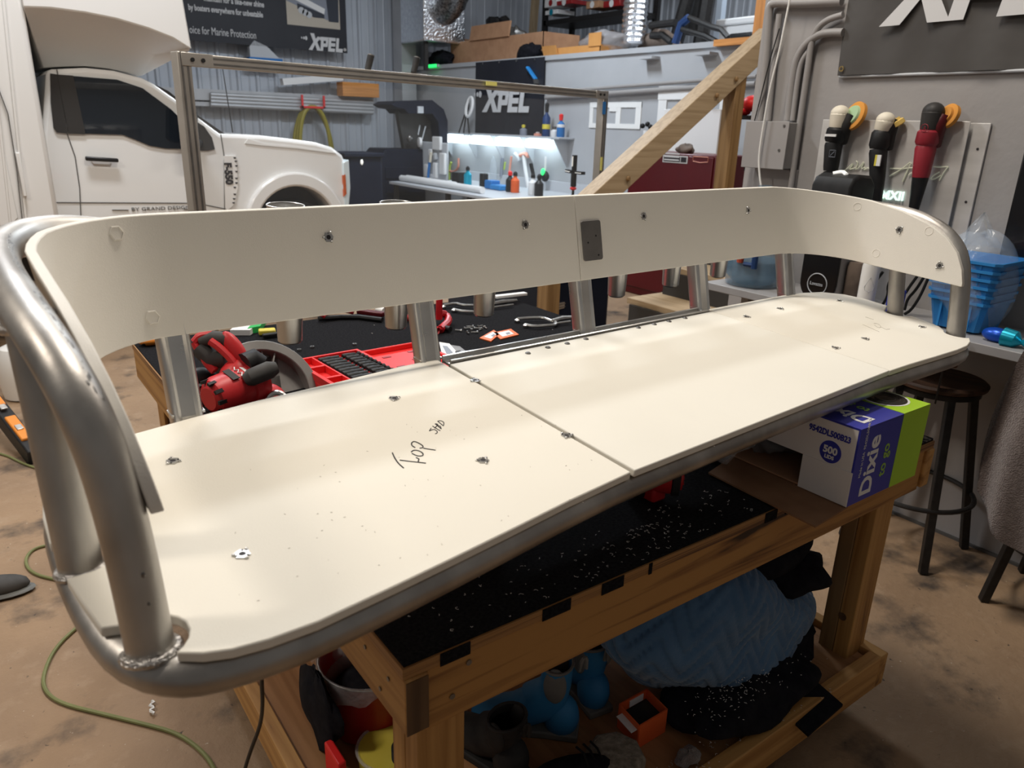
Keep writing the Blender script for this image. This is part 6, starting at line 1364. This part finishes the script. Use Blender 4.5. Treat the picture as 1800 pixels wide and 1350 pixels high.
# tall black dispenser
t = thing('black_air_purifier', (3.05, 1.80, ZC), 'tall black and grey appliance with round front badge on the counter', 'appliance')
yA, yB = 1.865, 1.705
MB().box(2.93, 3.07, yB, yA, ZC, 1.42).build('appliance_body', 'panel_grey', t, bev=.03)
prf = [(2.91, 1.30), (2.90, 1.44), (2.92, 1.475), (2.96, 1.49), (3.04, 1.485), (3.08, 1.45), (3.08, 1.30)]
MB().prism(prf, (0, yB-.01, 0), (1, 0, 0), (0, 0, 1), (0, 1, 0), 0, yA-yB+.02).build('appliance_hood', 'black_plastic', t, bev=.012)
MB().tube(smooth_open([(2.95, yA-.05, 1.487), (2.97, (yA+yB)/2, 1.497), (2.95, yB+.05, 1.487)], 1), .008, 8).build('hood_light', 'led_white', t)
ov = [(.085*math.cos(a_)*1.0, .085*math.sin(a_)-.17) for a_ in [pi+pi*k/12 for k in range(13)]]+[(.085, .2), (-.085, .2)]
MB().prism(ov, (2.93, (yA+yB)/2, 1.21), (0, -1, 0), (0, 0, 1), (-1, 0, 0), 0, .012).build('front_panel', 'black_gloss', t, bev=.004)
c = Vector((2.916, (yA+yB)/2, 1.035)); MB().tube([c+Vector((0, .045*math.cos(2*pi*k/24), .045*math.sin(2*pi*k/24))) for k in range(24)], .0022, 6, closed=True).build('badge_ring', 'light_grey', t)
text('Lavazza', 'badge_text', 'light_grey', t, c+Vector((0, .034, -.006)), (0, -1, 0), (0, 0, 1), .02, .001)
# water bottle
t = thing('water_jug', (3.0, 2.12, ZC), 'large clear blue water jug on the counter behind the seat', 'water jug')
wj = Vector((3.02, 2.185, ZC)); prj = [(.10, 0), (.125, .008), (.134, .05), (.130, .075), (.134, .09), (.134, .15), (.129, .16), (.134, .175), (.134, .30), (.12, .35), (.05, .40), (.03, .42), (.03, .46)]
MB().lathe(prj, wj, (0, 0, 1), 40).build('jug_body', 'bottle_blue', t)
MB().lathe([(.09, .012), (.126, .05), (.126, .12), (.001, .121)], wj, (0, 0, 1), 32).build('jug_water', 'water_blue', t)
c = wj+Vector((-.135, -.02, 0)); MB().tube(smooth_open([c+up*.30, c+up*.20, c+up*.12+Vector((0, .004, 0))], 1), [.022, .018, .015], 10).build('red_handle', 'handle_red', t)
c = wj+Vector((-.12, -.085, 0)); MB().tube([c+up*.30, c+up*.10], .014, 8).tube([c+up*.115, c+up*.115+Vector((-.01, .05, .0))], .010, 8).build('tap', 'navy', t)
tag(MB().box(2.80, 3.0, 2.36, 2.62, .93, .95).build('cream_offcut', 'cream_plastic', bev=.004), 'cream panel offcut behind the right seat wing below the jug', 'offcut') if False else None
# small things on the counter
p = Vector((2.95, 1.58, ZC)); t = thing('white_bottle', p, 'white cylinder bottle with a drop outline on the counter', 'bottle')
MB().lathe([(.030, 0), (.034, .004), (.034, .19), (.030, .21), (.012, .22)], p, (0, 0, 1), 24).build('bottle_body', 'white_plastic', t)
nn = Vector((-.8, -.6, 0)); tt = Vector((.6, -.8, 0)).normalized(); o = p+nn*.0345+up*.11
MB().tube([o+up*.042]+[o+tt*(.018*math.sin(a_))+nn*(-.005*abs(math.sin(a_)))+up*(-.018*math.cos(a_)-.0) for a_ in [2.2, 1.6, .9, 0, -.9, -1.6, -2.2]], .0009, 5, closed=True).build('drop_logo', 'light_grey', t)
tag(MB().lathe([(.034, 0), (.036, .005), (.036, .17), (.03, .19)], (3.0, 1.67, ZC), (0, 0, 1), 20).build('bronze_tumbler', 'photo_brown'), 'brown metallic tumbler between the appliance and the white bottle', 'tumbler')
t = thing('blue_spray_pack', (2.93, 1.44, ZC), 'cobalt blue pack with white top standing on the counter', 'pack')
MB().box(2.91, 2.96, 1.425, 1.475, ZC, ZC+.12).build('pack_body', 'cobalt', t, bev=.004); MB().box(2.92, 2.95, 1.43, 1.47, ZC+.12, ZC+.13).build('pack_top', 'label_white', t); MB().box(2.909, 2.91, 1.44, 1.455, ZC+.085, ZC+.10).build('pack_mark', 'navy', t)
for i, pts in enumerate((((1575, 480), (1560, 500), (1562, 520), (1545, 545), (1535, 560)), ((1552, 478), (1535, 500), (1530, 530), (1520, 545)), ((1625, 485), (1610, 510), (1595, 525), (1590, 545)), ((1632, 488), (1618, 520), (1602, 545), (1590, 552)), ((1612, 486), (1598, 505), (1592, 515)))):
    tag(MB().tube(smooth_open([hX(x, y, 3.10-.01*i) for x, y in pts], 2), .006, 6).build('black_lead', 'cord_black'), 'black lead hanging behind the right backrest, '+('crossing behind the blue pack', 'left of the blue pack', 'first right of the seat post', 'longest right of the seat post', 'shortest right of the seat post')[i], 'cable')
# stack of blue trays in a clear bag
tc_ = Vector((3.07, 1.235, ZC))
for k in range(6):
    z0 = ZC+.008+k*.030; t = thing('blue_tray', (tc_.x, tc_.y, z0), 'blue plastic tray in the bagged stack on the counter, '+('lowest of six', 'second from the bottom', 'third from the bottom', 'fourth from the bottom', 'fifth from the bottom', 'topmost of six')[k], 'tray', 'stacked blue trays in the clear bag')
    hx, hy, hh = .115+.003*k, .105+.003*k, .115
    def ringz(sc, z): return [(tc_.x+a_*hx*sc, tc_.y+b_*hy*sc, z) for a_, b_ in ((-1, -.85), (-.85, -1), (.85, -1), (1, -.85), (1, .85), (.85, 1), (-.85, 1), (-1, .85))]
    if k == 0: lo, hi = z0, z0+hh
    else: lo, hi = z0+hh-.030, z0+hh
    r0, r1, r2, r3 = ringz(.80 if k == 0 else .97, lo), ringz(1.0, hi), ringz(1.06, hi), ringz(1.06, hi-.010)
    vs = r0+r1+r2+r3; fs = [(a_*8+i, a_*8+(i+1) % 8, (a_+1)*8+(i+1) % 8, (a_+1)*8+i) for a_ in range(3) for i in range(8)]
    if k in (0, 5): fs.append(tuple(range(7, -1, -1)))
    MB().add(vs, fs).build('tray_shell', 'tray_blue', t)
    for i in range(3): MB().ob((tc_.x-hx*.97, tc_.y+(-.5+i*.5)*hy, (lo+hi)/2), Vector((.004, 0, 0)), Vector((0, .004, 0)), up*((hi-lo)/2-.004)).build('tray_rib', 'tray_blue', t)
crumple('tray_bag', tc_+up*.175, (.150, .145, .185), 'bag_tray', 'clear plastic bag wrapped round the stack of blue trays', 'plastic bag', 81, n=36, m=24, amp=.10)
q = tc_+Vector((.02, .03, .30)); rows = [[q+Vector((.09*(1-j/6)*math.cos(2*pi*i/16)+.01*math.sin(5*i+j), .09*(1-j/6)*math.sin(2*pi*i/16), .022*j)) for j in range(7)] for i in range(17)]
MB().grid(rows).build('bag_neck', 'bag_tray', bpy.data.objects['tray_bag'], ang=80)
p = Vector((2.93, .985, ZC)); t = thing('wrapped_sweets_roll', p, 'shiny blue and teal wrapped roll at the right end of the counter', 'wrapped roll')
MB().tube([p+Vector((0, .06, .03)), p+Vector((0, .02, .028)), p+Vector((0, -.0, .022)), p+Vector((0, -.02, .03)), p+Vector((0, -.10, .032))], [.034, .03, .008, .026, .03], 12).build('roll_foil', 'teal_wrap', t); MB().ell(p+Vector((.02, .09, .026)), .03, .05, .026).build('roll_tail', 'blue_wrap', t)
# black screen at the far right
tag(MB().box(XR-.05, XR, .55, hX(1772, 380, XR-.05).y, 1.22, 1.62).build('wall_screen', 'black_gloss', bev=.006), 'black screen on the wall at the right edge of the picture', 'screen')
# ------------------------------------------------------------------ bar stools
def stool(c, lab, rot=0.):
    t = thing('bar_stool', c, lab, 'bar stool', 'bar stools along the counter'); ZB = .745
    MB().lathe([(.001, ZB-.03), (.15, ZB-.03), (.172, ZB-.02), (.175, ZB-.008), (.165, ZB), (.10, ZB-.006), (.001, ZB-.010)], c, (0, 0, 1), 40).build('stool_seat', 'walnut', t)
    MB().lathe([(.15, ZB-.05), (.155, ZB-.05), (.155, ZB-.03), (.15, ZB-.03)], c, (0, 0, 1), 32).build('seat_ring', 'black_metal', t)
    for k in range(4):
        a = rot+pi/4+k*pi/2; d = Vector((math.cos(a), math.sin(a), 0))
        MB().beam(c+d*.245+up*.002, c+d*.135+up*(ZB-.03), .030, .030, d).build('stool_leg', 'black_metal', t, bev=.003)
    MB().tube([c+Vector((.215*math.cos(2*pi*k/40), .215*math.sin(2*pi*k/40), .26)) for k in range(40)], .010, 8, closed=True).build('foot_ring', 'black_metal', t)
    for s in (-1, 1):
        a = pi+rot+s*.42; d = Vector((math.cos(a), math.sin(a), 0))
        MB().beam(c+d*.165+up*(ZB-.05), c+d*.200+up*(ZB+.16), .006, .05, d).build('back_strut', 'black_metal', t)
    rows = []
    for i in range(17):
        a = pi+rot-.62+1.24*i/16; d = Vector((math.cos(a), math.sin(a), 0)); rr_ = .208
        rows.append([c+d*rr_+up*(ZB+.10), c+d*(rr_+.012)+up*(ZB+.22), c+d*(rr_+.026)+up*(ZB+.22), c+d*(rr_+.014)+up*(ZB+.10), c+d*rr_+up*(ZB+.10)])
    mb = MB().grid(rows); mb.f += [(0, 1, 2, 3), (80, 83, 82, 81)]; mb.build('stool_back', 'walnut', t, bev=.006)
    return t
stool(Vector((3.035, 1.268, 0)), 'dark wooden bar stool with round seat and low back, standing by the right seat end')
stool(Vector((3.045, .700, 0)), 'dark bar stool with a grey towel over its back, at the right picture edge')
# towel over the second stool
rows = []
for i in range(25):
    u_ = i/24; y = .93-.30*u_; row = []
    for j in range(22):
        v_ = j/21; z = .975-.62*v_*(.75+.35*math.sin(2.2*u_+.3)) if True else 0
        fold = .018*math.sin(9*u_+1.5*v_)+.010*math.sin(17*u_)
        row.append(Vector((2.80-.03*v_+fold*(.4+v_), y+.05*v_*(.5-u_)+.03*math.sin(3*v_), z)))
    rows.append(row)
back = [[p+Vector((.010, 0, 0)) for p in r] for r in rows]
ring_ = [a_+b_[::-1] for a_, b_ in zip(rows, back)]
mb = MB().grid([r+[r[0]] for r in ring_]); k = 45
mb.f += [tuple(range(43, -1, -1)), tuple(24*k+i for i in range(44))]
tag(mb.build('grey_towel', 'towel', ang=80), 'brownish grey terry towel hanging over the second bar stool', 'towel')
